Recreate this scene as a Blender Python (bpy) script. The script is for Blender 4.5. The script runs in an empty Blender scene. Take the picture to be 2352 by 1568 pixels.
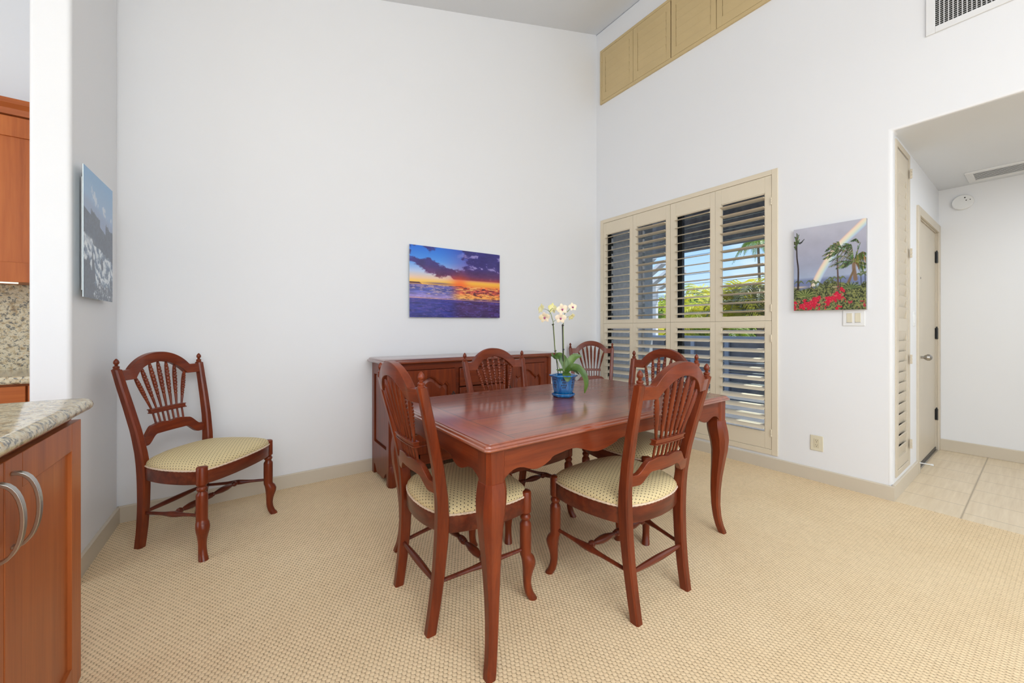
import bpy, bmesh, math, random
import numpy as np
from mathutils import Vector, Matrix
random.seed(7)
R_ = math.radians
S = bpy.context.scene
C = S.collection

# ------------------------------------------------------------------ camera, world, lights, exposure
FOC = 877.0; CX0 = 1176.0; HOR = 757.0; EYE = 1.15
TH = math.atan2(628.0, 877.0)
cam_d = bpy.data.cameras.new('camera'); cam = bpy.data.objects.new('camera', cam_d); C.objects.link(cam)
cam.location = (0, 0, EYE)
cam.rotation_euler = (R_(90), 0, -TH)
cam_d.sensor_width = 36.0; cam_d.lens = 36.0 * FOC / 2352.0
cam_d.shift_y = -(784.0 - HOR) / 2352.0
cam_d.clip_start = 0.02; cam_d.clip_end = 300
S.camera = cam
S.view_settings.view_transform = 'Standard'; S.view_settings.look = 'None'
S.view_settings.gamma = 1; S.view_settings.use_curve_mapping = False
S.view_settings.exposure = -0.06

world = bpy.data.worlds.new('World'); S.world = world; world.use_nodes = True
wn = world.node_tree; wn.nodes.clear()
def WN(t, **k):
    n = wn.nodes.new(t)
    for a, b in k.items(): setattr(n, a, b)
    return n
w_out = WN('ShaderNodeOutputWorld'); w_bg = WN('ShaderNodeBackground'); w_geo = WN('ShaderNodeTexCoord')
w_sep = WN('ShaderNodeSeparateXYZ'); w_ramp = WN('ShaderNodeValToRGB'); w_noise = WN('ShaderNodeTexNoise'); w_map = WN('ShaderNodeMapping')
w_cr = WN('ShaderNodeValToRGB'); w_mix = WN('ShaderNodeMixRGB')
wn.links.new(w_geo.outputs['Generated'], w_sep.inputs[0]); wn.links.new(w_sep.outputs['Z'], w_ramp.inputs[0])
w_ramp.color_ramp.elements[0].color = (0.72, 0.85, 1.0, 1); w_ramp.color_ramp.elements[0].position = 0.0
w_ramp.color_ramp.elements[1].color = (0.13, 0.33, 0.75, 1); w_ramp.color_ramp.elements[1].position = 0.6
e = w_ramp.color_ramp.elements.new(0.22); e.color = (0.38, 0.64, 0.98, 1)
w_map.inputs['Scale'].default_value = (1, 1, 3.0)
wn.links.new(w_geo.outputs['Generated'], w_map.inputs[0]); wn.links.new(w_map.outputs[0], w_noise.inputs['Vector'])
w_noise.inputs['Scale'].default_value = 3.2; w_noise.inputs['Detail'].default_value = 5
wn.links.new(w_noise.outputs[0], w_cr.inputs[0])
w_cr.color_ramp.elements[0].position = 0.46; w_cr.color_ramp.elements[0].color = (0, 0, 0, 1)
w_cr.color_ramp.elements[1].position = 0.62; w_cr.color_ramp.elements[1].color = (1, 1, 1, 1)
w_mix.inputs[2].default_value = (1, 1, 1, 1)
wn.links.new(w_cr.outputs[0], w_mix.inputs[0]); wn.links.new(w_ramp.outputs[0], w_mix.inputs[1])
wn.links.new(w_mix.outputs[0], w_bg.inputs[0]); w_bg.inputs[1].default_value = 1.35
wn.links.new(w_bg.outputs[0], w_out.inputs[0])

def light(name, kind, loc, rot, energy, size=None, color=(1, 1, 1), spread=None):
    l = bpy.data.lights.new(name, kind); o = bpy.data.objects.new(name, l); C.objects.link(o)
    o.location = loc; o.rotation_euler = rot; l.energy = energy; l.color = color
    if kind == 'AREA':
        l.shape = 'RECTANGLE'; l.size, l.size_y = size
        if spread: l.spread = spread
    return o
sun = light('sun_lamp', 'SUN', (0, 0, 20), Vector((-0.36, 0.26, -0.88)).to_track_quat('-Z', 'Y').to_euler(), 7.5, color=(1, 0.95, 0.86)); sun.data.angle = R_(0.6)
# daylight entering through the sliding doors behind the camera, and the kitchen window
light('daylight_rear_doors', 'AREA', (0.3, -4.4, 1.45), (R_(90), 0, 0), 56, (4.6, 2.5), (0.88, 0.945, 1.0))
light('daylight_kitchen_window', 'AREA', (-3.85, 0.2, 1.6), (R_(90), 0, R_(-90)), 58, (4.2, 1.7), (0.88, 0.945, 1.0))
light('fill_rear_high', 'AREA', (-0.8, -4.3, 3.15), (R_(62), 0, R_(-8)), 66, (4.4, 0.8), (0.88, 0.945, 1.0))  # added fill light tilted down into the room; no window is built there
light('fill_overhead', 'AREA', (0.2, -2.3, 3.3), (0, 0, 0), 140, (4.0, 2.0), (0.88, 0.945, 1.0))  # added overhead fill to brighten the floor; the ceiling has no opening
light('fill_ceiling_up', 'AREA', (-1.2, -1.6, 2.05), (R_(180), 0, 0), 105, (3.4, 2.2), (0.93, 0.965, 1.0))  # added up-facing fill that lightens the ceiling; no fixture stands here
light('hall_ceiling_lamp', 'AREA', (4.6, -0.45, 2.46), (0, 0, 0), 8, (0.5, 0.5), (0.86, 0.93, 1.0))

# ------------------------------------------------------------------ materials
def s2l(c):
    return tuple(((v / 255.0) / 12.92 if v / 255.0 <= 0.04045 else ((v / 255.0 + 0.055) / 1.055) ** 2.4) for v in c)
class NT:
    def __init__(s, name):
        s.m = bpy.data.materials.new(name); s.m.use_nodes = True; s.t = s.m.node_tree
        s.b = s.t.nodes['Principled BSDF']; s.out = s.t.nodes['Material Output']
    def n(s, t, **k):
        x = s.t.nodes.new(t)
        for a, b in k.items(): setattr(x, a, b)
        return x
    def l(s, a, b): s.t.links.new(a, b)
    def math(s, op, a, b=None, c=None):
        x = s.n('ShaderNodeMath', operation=op)
        for i, v in enumerate((a, b, c)):
            if v is None: continue
            if hasattr(v, 'links'): s.l(v, x.inputs[i])
            else: x.inputs[i].default_value = v
        return x.outputs[0]
    def obj(s, scale=(1, 1, 1), rot=(0, 0, 0), loc=(0, 0, 0)):
        tc = s.n('ShaderNodeTexCoord'); mp = s.n('ShaderNodeMapping')
        mp.inputs['Scale'].default_value = scale; mp.inputs['Rotation'].default_value = rot; mp.inputs['Location'].default_value = loc
        s.l(tc.outputs['Object'], mp.inputs[0]); return mp.outputs[0]
    def noise(s, vec, scale=5, detail=3, rough=0.5, dist=0.0):
        x = s.n('ShaderNodeTexNoise'); s.l(vec, x.inputs['Vector']); x.inputs['Scale'].default_value = scale
        x.inputs['Detail'].default_value = detail; x.inputs['Roughness'].default_value = rough; x.inputs['Distortion'].default_value = dist
        return x.outputs['Fac']
    def ramp(s, fac, stops, interp='LINEAR'):
        x = s.n('ShaderNodeValToRGB'); x.color_ramp.interpolation = interp
        els = x.color_ramp.elements
        while len(els) < len(stops): els.new(0.5)
        for el, (p, c) in zip(els, stops): el.position = p; el.color = (*c, 1)
        s.l(fac, x.inputs[0]); return x.outputs[0]
    def mix(s, f, a, b, mode='MIX'):
        x = s.n('ShaderNodeMixRGB', blend_type=mode)
        for i, v in enumerate((f, a, b)):
            if hasattr(v, 'links'): s.l(v, x.inputs[i])
            elif i == 0: x.inputs[0].default_value = v
            else: x.inputs[i].default_value = (*v, 1)
        return x.outputs[0]
    def bump(s, h, strength=0.3, dist=0.002):
        x = s.n('ShaderNodeBump'); x.inputs['Strength'].default_value = strength; x.inputs['Distance'].default_value = dist
        s.l(h, x.inputs['Height']); s.l(x.outputs[0], s.b.inputs['Normal'])
    def base(s, v):
        if hasattr(v, 'links'): s.l(v, s.b.inputs['Base Color'])
        else: s.b.inputs['Base Color'].default_value = (*v, 1)
    def set(s, rough=None, metal=None, spec=None, coat=None, coat_r=None):
        if rough is not None: s.b.inputs['Roughness'].default_value = rough
        if metal is not None: s.b.inputs['Metallic'].default_value = metal
        if spec is not None: s.b.inputs['Specular IOR Level'].default_value = spec
        if coat is not None: s.b.inputs['Coat Weight'].default_value = coat
        if coat_r is not None: s.b.inputs['Coat Roughness'].default_value = coat_r
        return s

def plain(name, col, rough=0.5, metal=0, var=0.04, scale=8, spec=None, bump=0):
    t = NT(name); v = t.obj()
    f = t.noise(v, scale, 4)
    t.base(t.ramp(f, [(0.3, tuple(c * (1 - var) for c in col)), (0.7, tuple(min(1, c * (1 + var)) for c in col))]))
    t.set(rough, metal, spec)
    if bump: t.bump(t.noise(v, 180, 2), bump, 0.001)
    return t.m

def wood(name, dark, mid, light_, axis=2, rough=0.30, coat=0.12, scale=1.0):
    t = NT(name); sc = [14 * scale] * 3; sc[axis] = 1.1 * scale
    v = t.obj(tuple(sc))
    f1 = t.noise(v, 2.2, 4, 0.5, 0.3)
    sc2 = [120 * scale] * 3; sc2[axis] = 6 * scale
    f2 = t.noise(t.obj(tuple(sc2)), 1.5, 3, 0.6)
    f = t.math('ADD', t.math('MULTIPLY', f1, 0.75), t.math('MULTIPLY', f2, 0.25))
    t.base(t.ramp(f, [(0.30, dark), (0.5, mid), (0.72, light_)]))
    t.set(rough, 0, 0.30, coat, 0.18)
    t.bump(f2, 0.06, 0.0006)
    return t.m

M = {}
M['wall'] = plain('wall_paint', (0.83, 0.835, 0.85), 0.6, var=0.006, scale=1.2, bump=0.05)
M['ceil'] = plain('ceiling_paint', (0.76, 0.78, 0.81), 0.8, var=0.01, scale=2, bump=0.08)
M['trim'] = plain('beige_trim', (0.63, 0.555, 0.44), 0.4, var=0.02, scale=3)
M['shut'] = plain('shutter_paint', (0.74, 0.65, 0.50), 0.38, var=0.015, scale=3)
M['shut2'] = plain('clerestory_warm_tan', (0.60, 0.455, 0.235), 0.45, var=0.03, scale=3)  # old tan paint with the warm lamp light mixed into its colour
M['doorp'] = plain('door_paint', (0.63, 0.555, 0.44), 0.42, var=0.02, scale=3)
M['cherry'] = wood('cherry_wood', (0.095, 0.0150, 0.0048), (0.165, 0.0270, 0.0072), (0.245, 0.0440, 0.0105), 2)
M['cherryx'] = wood('cherry_wood_cross', (0.095, 0.0150, 0.0048), (0.165, 0.0270, 0.0072), (0.245, 0.0440, 0.0105), 0)
M['cherryy'] = wood('cherry_wood_deep', (0.095, 0.0150, 0.0048), (0.165, 0.0270, 0.0072), (0.245, 0.0440, 0.0105), 1)
M['cherry_d'] = wood('cherry_wood_darker', (0.060, 0.0120, 0.0055), (0.120, 0.021, 0.0085), (0.20, 0.040, 0.0135), 0)  # darker cherry for seat frames and stretchers
M['cherry_g'] = wood('cherry_wood_polished', (0.095, 0.0150, 0.0048), (0.165, 0.0270, 0.0072), (0.245, 0.0440, 0.0105), 0, 0.22, 1.0)
M['dark'] = plain('gap_shade', (0.035, 0.014, 0.010), 0.4)  # near-black stand-in for shade behind louvres and under the countertop
M['blackm'] = plain('black_metal', (0.02, 0.02, 0.02), 0.35)
M['kwood'] = wood('kitchen_cherry', (0.30, 0.072, 0.018), (0.43, 0.115, 0.028), (0.54, 0.165, 0.042), 2, 0.38, 0.0, 0.5)
M['kwoodx'] = wood('kitchen_cherry_cross', (0.30, 0.072, 0.018), (0.43, 0.115, 0.028), (0.54, 0.165, 0.042), 0, 0.38, 0.0, 0.5)
M['kwoody'] = wood('kitchen_cherry_deep', (0.30, 0.072, 0.018), (0.43, 0.115, 0.028), (0.54, 0.165, 0.042), 1, 0.38, 0.0, 0.5)
M['nickel'] = plain('brushed_nickel', (0.45, 0.43, 0.40), 0.28, 1.0)
M['white'] = plain('white_plastic', (0.82, 0.82, 0.81), 0.35, var=0.01)
M['ivory'] = plain('ivory_plastic', (0.72, 0.66, 0.50), 0.35, var=0.01)
M['ivory2'] = plain('ivory_insert', (0.66, 0.59, 0.42), 0.35, var=0.01)
M['hole'] = plain('dark_recess', (0.012, 0.011, 0.010), 0.8)
M['pipe'] = plain('cord_piping', (0.72, 0.56, 0.42), 0.7, var=0.2, scale=160)
M['stem'] = plain('green_stem', (0.20, 0.26, 0.06), 0.5, var=0.3)
M['stake'] = plain('black_stake', (0.018, 0.018, 0.018), 0.45, var=0.3, scale=60)
M['magenta'] = plain('orchid_lip', (0.36, 0.03, 0.20), 0.5, var=0.2, scale=90)
M['moss'] = plain('potting_bark', (0.30, 0.25, 0.17), 0.9, var=0.5, scale=90)
M['stucco'] = plain('grey_stucco', (0.70, 0.66, 0.655), 0.9, var=0.12, scale=20, bump=0.5)
M['stuccol'] = plain('light_stucco', (0.50, 0.52, 0.55), 0.9, var=0.06, scale=20, bump=0.5)
M['soffit'] = plain('dark_soffit', (0.30, 0.305, 0.34), 0.8, var=0.25, scale=14)
M['fence'] = plain('slate_fence', (0.115, 0.125, 0.155), 0.6, var=0.25, scale=6)
M['fencel'] = plain('slate_fence_rail', (0.27, 0.32, 0.42), 0.5, var=0.1, scale=6)
M['pave'] = plain('paving', (0.12, 0.125, 0.14), 0.9, var=0.15)
M['lawn'] = plain('lawn', (0.16, 0.26, 0.05), 0.9, var=0.4)
M['trunk'] = plain('palm_trunk', (0.22, 0.17, 0.13), 0.9, var=0.3, scale=12)
M['edge_w'] = plain('print_edge', (0.62, 0.72, 0.76), 0.25, var=0.02)
M['canvas_edge'] = plain('canvas_edge', (0.40, 0.40, 0.43), 0.7, var=0.06)
M['rafter'] = plain('white_rafter', (0.85, 0.85, 0.86), 0.6, var=0.03)
M['grille'] = plain('grille_white', (0.80, 0.80, 0.80), 0.45, var=0.01)

def leafmat(name, a, b, c_):
    t = NT(name); v = t.obj()
    t.base(t.ramp(t.noise(v, 1.1 if 'palm' in name or 'bush' in name else 12, 4), [(0.3, a), (0.5, b), (0.7, c_)]))
    t.set(0.4)
    if 'orchid' not in name:
        tl = t.n('ShaderNodeBsdfTranslucent'); tl.inputs[0].default_value = (*[min(1, v_ * 1.5) for v_ in c_], 1); ms = t.n('ShaderNodeMixShader'); ms.inputs[0].default_value = 0.45
        t.l(t.b.outputs[0], ms.inputs[1]); t.l(tl.outputs[0], ms.inputs[2]); t.l(ms.outputs[0], t.out.inputs[0])
    return t.m
M['leaf'] = leafmat('orchid_leaf', (0.030, 0.075, 0.010), (0.060, 0.125, 0.014), (0.13, 0.22, 0.028))
M['petal'] = leafmat('orchid_petal', (0.72, 0.62, 0.34), (0.78, 0.65, 0.50), (0.80, 0.72, 0.44))
M['petaly'] = leafmat('orchid_petal_yellow', (0.70, 0.66, 0.20), (0.82, 0.76, 0.38), (0.86, 0.82, 0.5))
M['palm1'] = leafmat('palm_leaf_yellow', (0.34, 0.42, 0.05), (0.62, 0.58, 0.08), (0.80, 0.66, 0.20))
M['palm2'] = leafmat('palm_leaf_green', (0.10, 0.20, 0.04), (0.24, 0.36, 0.06), (0.42, 0.50, 0.10))
M['palm3'] = leafmat('palm_leaf_olive', (0.12, 0.14, 0.07), (0.22, 0.24, 0.12), (0.34, 0.32, 0.18))
M['bush1'] = leafmat('bush_leaf_bright', (0.25, 0.38, 0.05), (0.50, 0.60, 0.10), (0.75, 0.76, 0.22))
M['bush2'] = leafmat('bush_leaf_deep', (0.06, 0.13, 0.03), (0.14, 0.24, 0.05), (0.30, 0.38, 0.08))

def lattice(t, vec, px, py):
    """staggered lattice: returns squared distance to the nearest lattice point in cell units"""
    sp = t.n('ShaderNodeSeparateXYZ'); t.l(vec, sp.inputs[0])
    u = t.math('DIVIDE', sp.outputs[0], px); v = t.math('DIVIDE', sp.outputs[1], py)
    par = t.math('MULTIPLY', t.math('FLOORED_MODULO', t.math('FLOOR', u), 2.0), 0.5)
    fu = t.math('SUBTRACT', t.math('FRACT', u), 0.5)
    fv = t.math('SUBTRACT', t.math('FRACT', t.math('ADD', v, par)), 0.5)
    return fu, fv
# carpet: woven loops with dark pits between them
t = NT('loop_carpet')
vec = t.obj((1, 1, 1), (0, 0, R_(29.4)))
wob = t.noise(t.obj(), 60, 2)
fu, fv = lattice(t, vec, 0.0152, 0.0158)
wb = t.math('MULTIPLY', t.math('SUBTRACT', wob, 0.5), 0.22)
fv = t.math('ADD', fv, t.math('MULTIPLY', fu, 0.30))
a1 = t.math('ABSOLUTE', t.math('MULTIPLY', t.math('ADD', fu, wb), 2.0)); a2 = t.math('ABSOLUTE', t.math('MULTIPLY', t.math('ADD', fv, wb), 2.0))
dd = t.math('POWER', t.math('ADD', t.math('POWER', a1, 2.6), t.math('POWER', a2, 2.6)), 0.3846)
fib = t.noise(t.obj((1, 0.35, 1), (0, 0, R_(75))), 520, 3, 0.7)
big = t.noise(t.obj(), 1.3, 4, 0.6)
ca = t.mix(t.ramp(big, [(0.35, (0, 0, 0)), (0.65, (1, 1, 1))]), (0.80, 0.585, 0.335), (0.88, 0.675, 0.415))
ca = t.mix(t.math('MULTIPLY', fib, 0.5), ca, (0.96, 0.82, 0.60))
ws = t.n('ShaderNodeTexWhiteNoise', noise_dimensions='2D'); cb = t.n('ShaderNodeCombineXYZ'); spc = t.n('ShaderNodeSeparateXYZ'); t.l(vec, spc.inputs[0])
uu = t.math('DIVIDE', spc.outputs[0], 0.0152); vv = t.math('ADD', t.math('DIVIDE', spc.outputs[1], 0.0158), t.math('MULTIPLY', t.math('FLOORED_MODULO', t.math('FLOOR', uu), 2.0), 0.5))
t.l(t.math('FLOOR', uu), cb.inputs[0]); t.l(t.math('FLOOR', vv), cb.inputs[1]); t.l(cb.outputs[0], ws.inputs['Vector'])
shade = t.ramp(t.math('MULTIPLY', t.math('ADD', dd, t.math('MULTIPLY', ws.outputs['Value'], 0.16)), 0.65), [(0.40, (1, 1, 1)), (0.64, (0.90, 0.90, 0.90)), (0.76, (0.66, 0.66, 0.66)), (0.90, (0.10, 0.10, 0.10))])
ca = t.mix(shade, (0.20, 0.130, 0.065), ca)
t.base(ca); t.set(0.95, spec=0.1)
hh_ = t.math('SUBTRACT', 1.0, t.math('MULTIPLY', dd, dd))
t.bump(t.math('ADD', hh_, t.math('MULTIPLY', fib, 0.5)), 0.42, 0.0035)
M['carpet'] = t.m
# seat fabric
t = NT('dotted_fabric')
at_ = t.n('ShaderNodeAttribute', attribute_name='weave'); vec = at_.outputs['Vector']
fu, fv = lattice(t, vec, 0.0145, 0.0168)
dd = t.math('SQRT', t.math('ADD', t.math('MULTIPLY', fu, fu), t.math('MULTIPLY', fv, fv)))
dot = t.ramp(dd, [(0.13, (0, 0, 0)), (0.19, (1, 1, 1))])
spx = t.n('ShaderNodeSeparateXYZ'); t.l(vec, spx.inputs[0])
rib = t.math('ABSOLUTE', t.math('SUBTRACT', t.math('FRACT', t.math('DIVIDE', spx.outputs[0], 0.0145)), 0.5))
ribc = t.ramp(rib, [(0.40, (0.68, 0.545, 0.295)), (0.5, (0.52, 0.40, 0.20))])
fcol = t.mix(t.math('MULTIPLY', t.noise(t.obj((600, 60, 60)), 1, 2), 0.35), ribc, (0.74, 0.64, 0.38))
t.base(t.mix(dot, (0.045, 0.030, 0.020), fcol)); t.set(0.6, spec=0.3)
t.bump(rib, 0.25, 0.001)
M['fabric'] = t.m
# granite
t = NT('granite')
v = t.obj((1, 1, 1.3))
n1 = t.noise(v, 34, 6, 0.65, 0.5); n2 = t.noise(v, 100, 4, 0.7); n3 = t.noise(t.obj(loc=(3, 1, 2)), 62, 5, 0.7, 0.6)
g = t.ramp(n1, [(0.33, (0.30, 0.20, 0.10)), (0.46, (0.60, 0.50, 0.32)), (0.56, (0.68, 0.62, 0.46)), (0.7, (0.55, 0.38, 0.18))])
g = t.mix(t.ramp(n3, [(0.51, (0, 0, 0)), (0.60, (1, 1, 1))]), g, (0.14, 0.14, 0.13))
g = t.mix(t.ramp(n2, [(0.62, (0, 0, 0)), (0.68, (1, 1, 1))]), g, (0.05, 0.045, 0.04))
t.base(g); t.set(0.12, spec=0.6)
M['granite'] = t.m
# hall tiles (grout drawn by position in metres)
t = NT('hall_tile')
v = t.obj(); sp = t.n('ShaderNodeSeparateXYZ'); t.l(v, sp.inputs[0])
row = t.math('FLOOR', t.math('DIVIDE', t.math('SUBTRACT', sp.outputs[1], 0.30), 0.61))
off = t.math('MULTIPLY', t.math('FLOORED_MODULO', row, 2.0), 0.15)
gx = t.math('ABSOLUTE', t.math('SUBTRACT', t.math('FRACT', t.math('ADD', t.math('DIVIDE', t.math('SUBTRACT', sp.outputs[0], t.math('SUBTRACT', 3.86, off)), 0.30), 0.5)), 0.5))
gy = t.math('ABSOLUTE', t.math('SUBTRACT', t.math('FRACT', t.math('ADD', t.math('DIVIDE', t.math('SUBTRACT', sp.outputs[1], 0.30), 0.61), 0.5)), 0.5))
mg = t.math('MINIMUM', t.math('MULTIPLY', gx, 0.30 * 1.6), t.math('MULTIPLY', gy, 0.61))
gm = t.ramp(mg, [(0.0028, (0, 0, 0)), (0.0045, (1, 1, 1))])
tc = t.ramp(t.noise(t.obj((2, 30, 1)), 1.5, 5, 0.6), [(0.3, (0.70, 0.565, 0.385)), (0.7, (0.82, 0.685, 0.495))])
t.base(t.mix(gm, (0.36, 0.28, 0.18), tc)); t.set(0.35)
t.bump(gm, 0.3, 0.001)
M['tile'] = t.m
# table top planks: seams by object position
t = NT('table_top_planks')
v = t.obj(); sp = t.n('ShaderNodeSeparateXYZ'); t.l(v, sp.inputs[0])
ax = t.math('ABSOLUTE', sp.outputs[0])
inner = t.math('LESS_THAN', ax, 0.683)
g1 = t.noise(t.obj((1.1, 14, 14)), 3, 6, 0.6, 0.6); g2 = t.noise(t.obj((14, 1.1, 14)), 3, 6, 0.6, 0.6)
gg = t.math('ADD', t.math('MULTIPLY', g1, inner), t.math('MULTIPLY', g2, t.math('SUBTRACT', 1.0, inner)))
pl = t.math('DIVIDE', t.math('ADD', sp.outputs[1], 0.4125), 0.1375)
pid = t.n('ShaderNodeTexWhiteNoise', noise_dimensions='1D'); t.l(t.math('FLOOR', pl), pid.inputs['W'])
gg = t.math('ADD', gg, t.math('MULTIPLY', t.math('MULTIPLY', t.math('SUBTRACT', pid.outputs[0], 0.5), 0.10), inner))
fy = t.math('SUBTRACT', 0.5, t.math('ABSOLUTE', t.math('SUBTRACT', t.math('FRACT', pl), 0.5)))
seam_y = t.math('MULTIPLY', t.math('LESS_THAN', t.math('MULTIPLY', fy, 0.1375), 0.0015), inner)
seam_y = t.math('MULTIPLY', seam_y, t.math('LESS_THAN', t.math('ABSOLUTE', sp.outputs[1]), 0.42))
seam_x = t.math('LESS_THAN', t.math('ABSOLUTE', t.math('SUBTRACT', ax, 0.683)), 0.0017)
s3 = t.math('LESS_THAN', t.math('ABSOLUTE', t.math('SUBTRACT', ax, 0.011)), 0.0017)
seam = t.math('MULTIPLY', t.math('MAXIMUM', t.math('MAXIMUM', seam_y, seam_x), s3), t.math('LESS_THAN', t.math('ABSOLUTE', sp.outputs[1]), 0.456))
wc = t.ramp(gg, [(0.30, (0.19, 0.034, 0.011)), (0.5, (0.255, 0.050, 0.015)), (0.72, (0.33, 0.073, 0.022))])
t.base(t.mix(seam, wc, (0.03, 0.008, 0.005)))
t.set(0.34, 0, 0.3, 1.0, 0.19); t.b.inputs['Coat IOR'].default_value = 1.8
t.bump(t.math('SUBTRACT', 1.0, seam), 0.4, 0.0008)
M['ttop'] = t.m
# blue glaze
t = NT('blue_glaze'); v = t.obj((30, 30, 6))
t.base(t.ramp(t.noise(v, 2, 5, 0.7), [(0.35, (0.004, 0.07, 0.24)), (0.55, (0.008, 0.16, 0.42)), (0.68, (0.02, 0.24, 0.50)), (0.75, (0.20, 0.16, 0.10))]))
t.set(0.15, spec=0.6, coat=0.5, coat_r=0.05); M['glaze'] = t.m
# thin window glass
t = NT('window_glass'); t.t.nodes.remove(t.b)
gl = t.n('ShaderNodeBsdfGlossy'); gl.inputs['Roughness'].default_value = 0.03
tr = t.n('ShaderNodeBsdfTransparent'); tr.inputs[0].default_value = (0.93, 0.96, 0.97, 1)
fr = t.n('ShaderNodeFresnel'); gb = t.n('ShaderNodeNewGeometry'); t.l(t.math('ADD', 1.45, t.math('MULTIPLY', gb.outputs['Backfacing'], 1 / 1.45 - 1.45)), fr.inputs[0]); mx = t.n('ShaderNodeMixShader')
t.l(fr.outputs[0], mx.inputs[0]); t.l(tr.outputs[0], mx.inputs[1]); t.l(gl.outputs[0], mx.inputs[2]); t.l(mx.outputs[0], t.out.inputs[0])
M['glass'] = t.m
M['glass_edge'] = plain('glass_edge', (0.62, 0.70, 0.72), 0.2, var=0.02)
# under-cabinet lamp
t = NT('lamp_glow'); t.base((1, 1, 1)); t.b.inputs['Emission Color'].default_value = (1, 0.85, 0.62, 1); t.b.inputs['Emission Strength'].default_value = 1.2
M['glow'] = t.m
# printed pictures: colour attribute painted below
def printmat(name, rough, coat):
    t = NT(name); a = t.n('ShaderNodeAttribute', attribute_name='paint'); t.l(a.outputs['Color'], t.b.inputs['Base Color']); t.set(rough, 0, 0.35, coat, 0.03); return t.m
M['print_gloss'] = printmat('gloss_print', 0.3, 0.3)
M['print_canvas'] = printmat('canvas_print', 0.75, 0.0)

# ------------------------------------------------------------------ mesh helpers
class MB:
    def __init__(s): s.v = []; s.f = []; s.mi = []
    def add(s, vs, fs, mi=0):
        o = len(s.v); s.v += [tuple(p) for p in vs]
        for f in fs: s.f.append(tuple(i + o for i in f)); s.mi.append(mi)
        return s
    def box(s, x0, x1, y0, y1, z0, z1, mi=0):
        vs = [(x0, y0, z0), (x1, y0, z0), (x1, y1, z0), (x0, y1, z0), (x0, y0, z1), (x1, y0, z1), (x1, y1, z1), (x0, y1, z1)]
        return s.add(vs, [(0, 3, 2, 1), (4, 5, 6, 7), (0, 1, 5, 4), (1, 2, 6, 5), (2, 3, 7, 6), (3, 0, 4, 7)], mi)
    def obox(s, c, half, mat, mi=0):
        vs = []
        for z in (-1, 1):
            for x, y in ((-1, -1), (1, -1), (1, 1), (-1, 1)):
                vs.append(Vector(c) + mat @ Vector((x * half[0], y * half[1], z * half[2])))
        return s.add(vs, [(0, 3, 2, 1), (4, 5, 6, 7), (0, 1, 5, 4), (1, 2, 6, 5), (2, 3, 7, 6), (3, 0, 4, 7)], mi)
    def loft(s, rings, caps=True, closed=True, mi=0):
        n = len(rings[0]); vs = [p for r in rings for p in r]; fs = []
        for i in range(len(rings) - 1):
            for j in range(n if closed else n - 1):
                k = (j + 1) % n
                fs.append((i * n + j, i * n + k, (i + 1) * n + k, (i + 1) * n + j))
        if caps and closed:
            fs.append(tuple(range(n))[::-1]); fs.append(tuple(range((len(rings) - 1) * n, len(rings) * n)))
        return s.add(vs, fs, mi)
    def tube(s, path, rad, n=10, caps=True, mi=0, flat=1.0):
        path = [Vector(p) for p in path]; N = len(path)
        rad = rad if isinstance(rad, (list, tuple)) else [rad] * N
        rings = []; up = None
        for i, p in enumerate(path):
            tg = (path[min(i + 1, N - 1)] - path[max(i - 1, 0)]).normalized()
            if up is None:
                up = Vector((0, 0, 1)) if abs(tg.z) < 0.9 else Vector((0, 1, 0))
            a = tg.cross(up)
            if a.length < 1e-4: a = tg.cross(Vector((1, 0, 0)))
            a.normalize(); b = a.cross(tg).normalized(); up = b
            rings.append([p + a * math.cos(2 * math.pi * j / n) * rad[i] + b * math.sin(2 * math.pi * j / n) * rad[i] * flat for j in range(n)])
        return s.loft(rings, caps, mi=mi)
    def lathe(s, prof, c=(0, 0, 0), n=20, mi=0):
        """prof: list of (r, z) bottom to top"""
        rings = [[(c[0] + r * math.cos(2 * math.pi * j / n), c[1] + r * math.sin(2 * math.pi * j / n), c[2] + z) for j in range(n)] for r, z in prof]
        return s.loft(rings, mi=mi)
    def prism(s, pts, fn, d0, d1, mi=0):
        """2D polygon pts extruded; fn(p, d) -> 3D"""
        n = len(pts); vs = [fn(p, d0) for p in pts] + [fn(p, d1) for p in pts]
        fs = [tuple(range(n))[::-1], tuple(range(n, 2 * n))] + [(i, (i + 1) % n, n + (i + 1) % n, n + i) for i in range(n)]
        return s.add(vs, fs, mi)
    def strip_solid(s, lo, hi, fn, d0, d1, mi=0):
        """solid between two open polylines lo[i] and hi[i] (2D), thickness d0..d1"""
        rings = []
        for a, b in zip(lo, hi): rings.append([fn(a, d0), fn(b, d0), fn(b, d1), fn(a, d1)])
        return s.loft(rings, mi=mi)
    def build(s, name, mat, parent=None, smooth=True, angle=35, bevel=0, loc=None, seg=2):
        me = bpy.data.meshes.new(name); me.from_pydata(s.v, [], s.f)
        bm = bmesh.new(); bm.from_mesh(me); bmesh.ops.recalc_face_normals(bm, faces=bm.faces); bm.to_mesh(me); bm.free()
        for m in (mat if isinstance(mat, (list, tuple)) else [mat]): me.materials.append(m)
        if any(s.mi): me.polygons.foreach_set('material_index', s.mi)
        if smooth:
            me.shade_smooth(); me.set_sharp_from_angle(angle=R_(angle))
        o = bpy.data.objects.new(name, me); C.objects.link(o)
        if parent: o.parent = parent
        if loc: o.location = loc
        if bevel:
            b = o.modifiers.new('bevel', 'BEVEL'); b.width = bevel; b.segments = seg; b.limit_method = 'ANGLE'; b.angle_limit = R_(40); b.harden_normals = False
        return o
def tag(o, label=None, cat=None, group=None, kind=None):
    if label: o['label'] = label
    if cat: o['category'] = cat
    if group: o['group'] = group
    if kind: o['kind'] = kind
    return o
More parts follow.
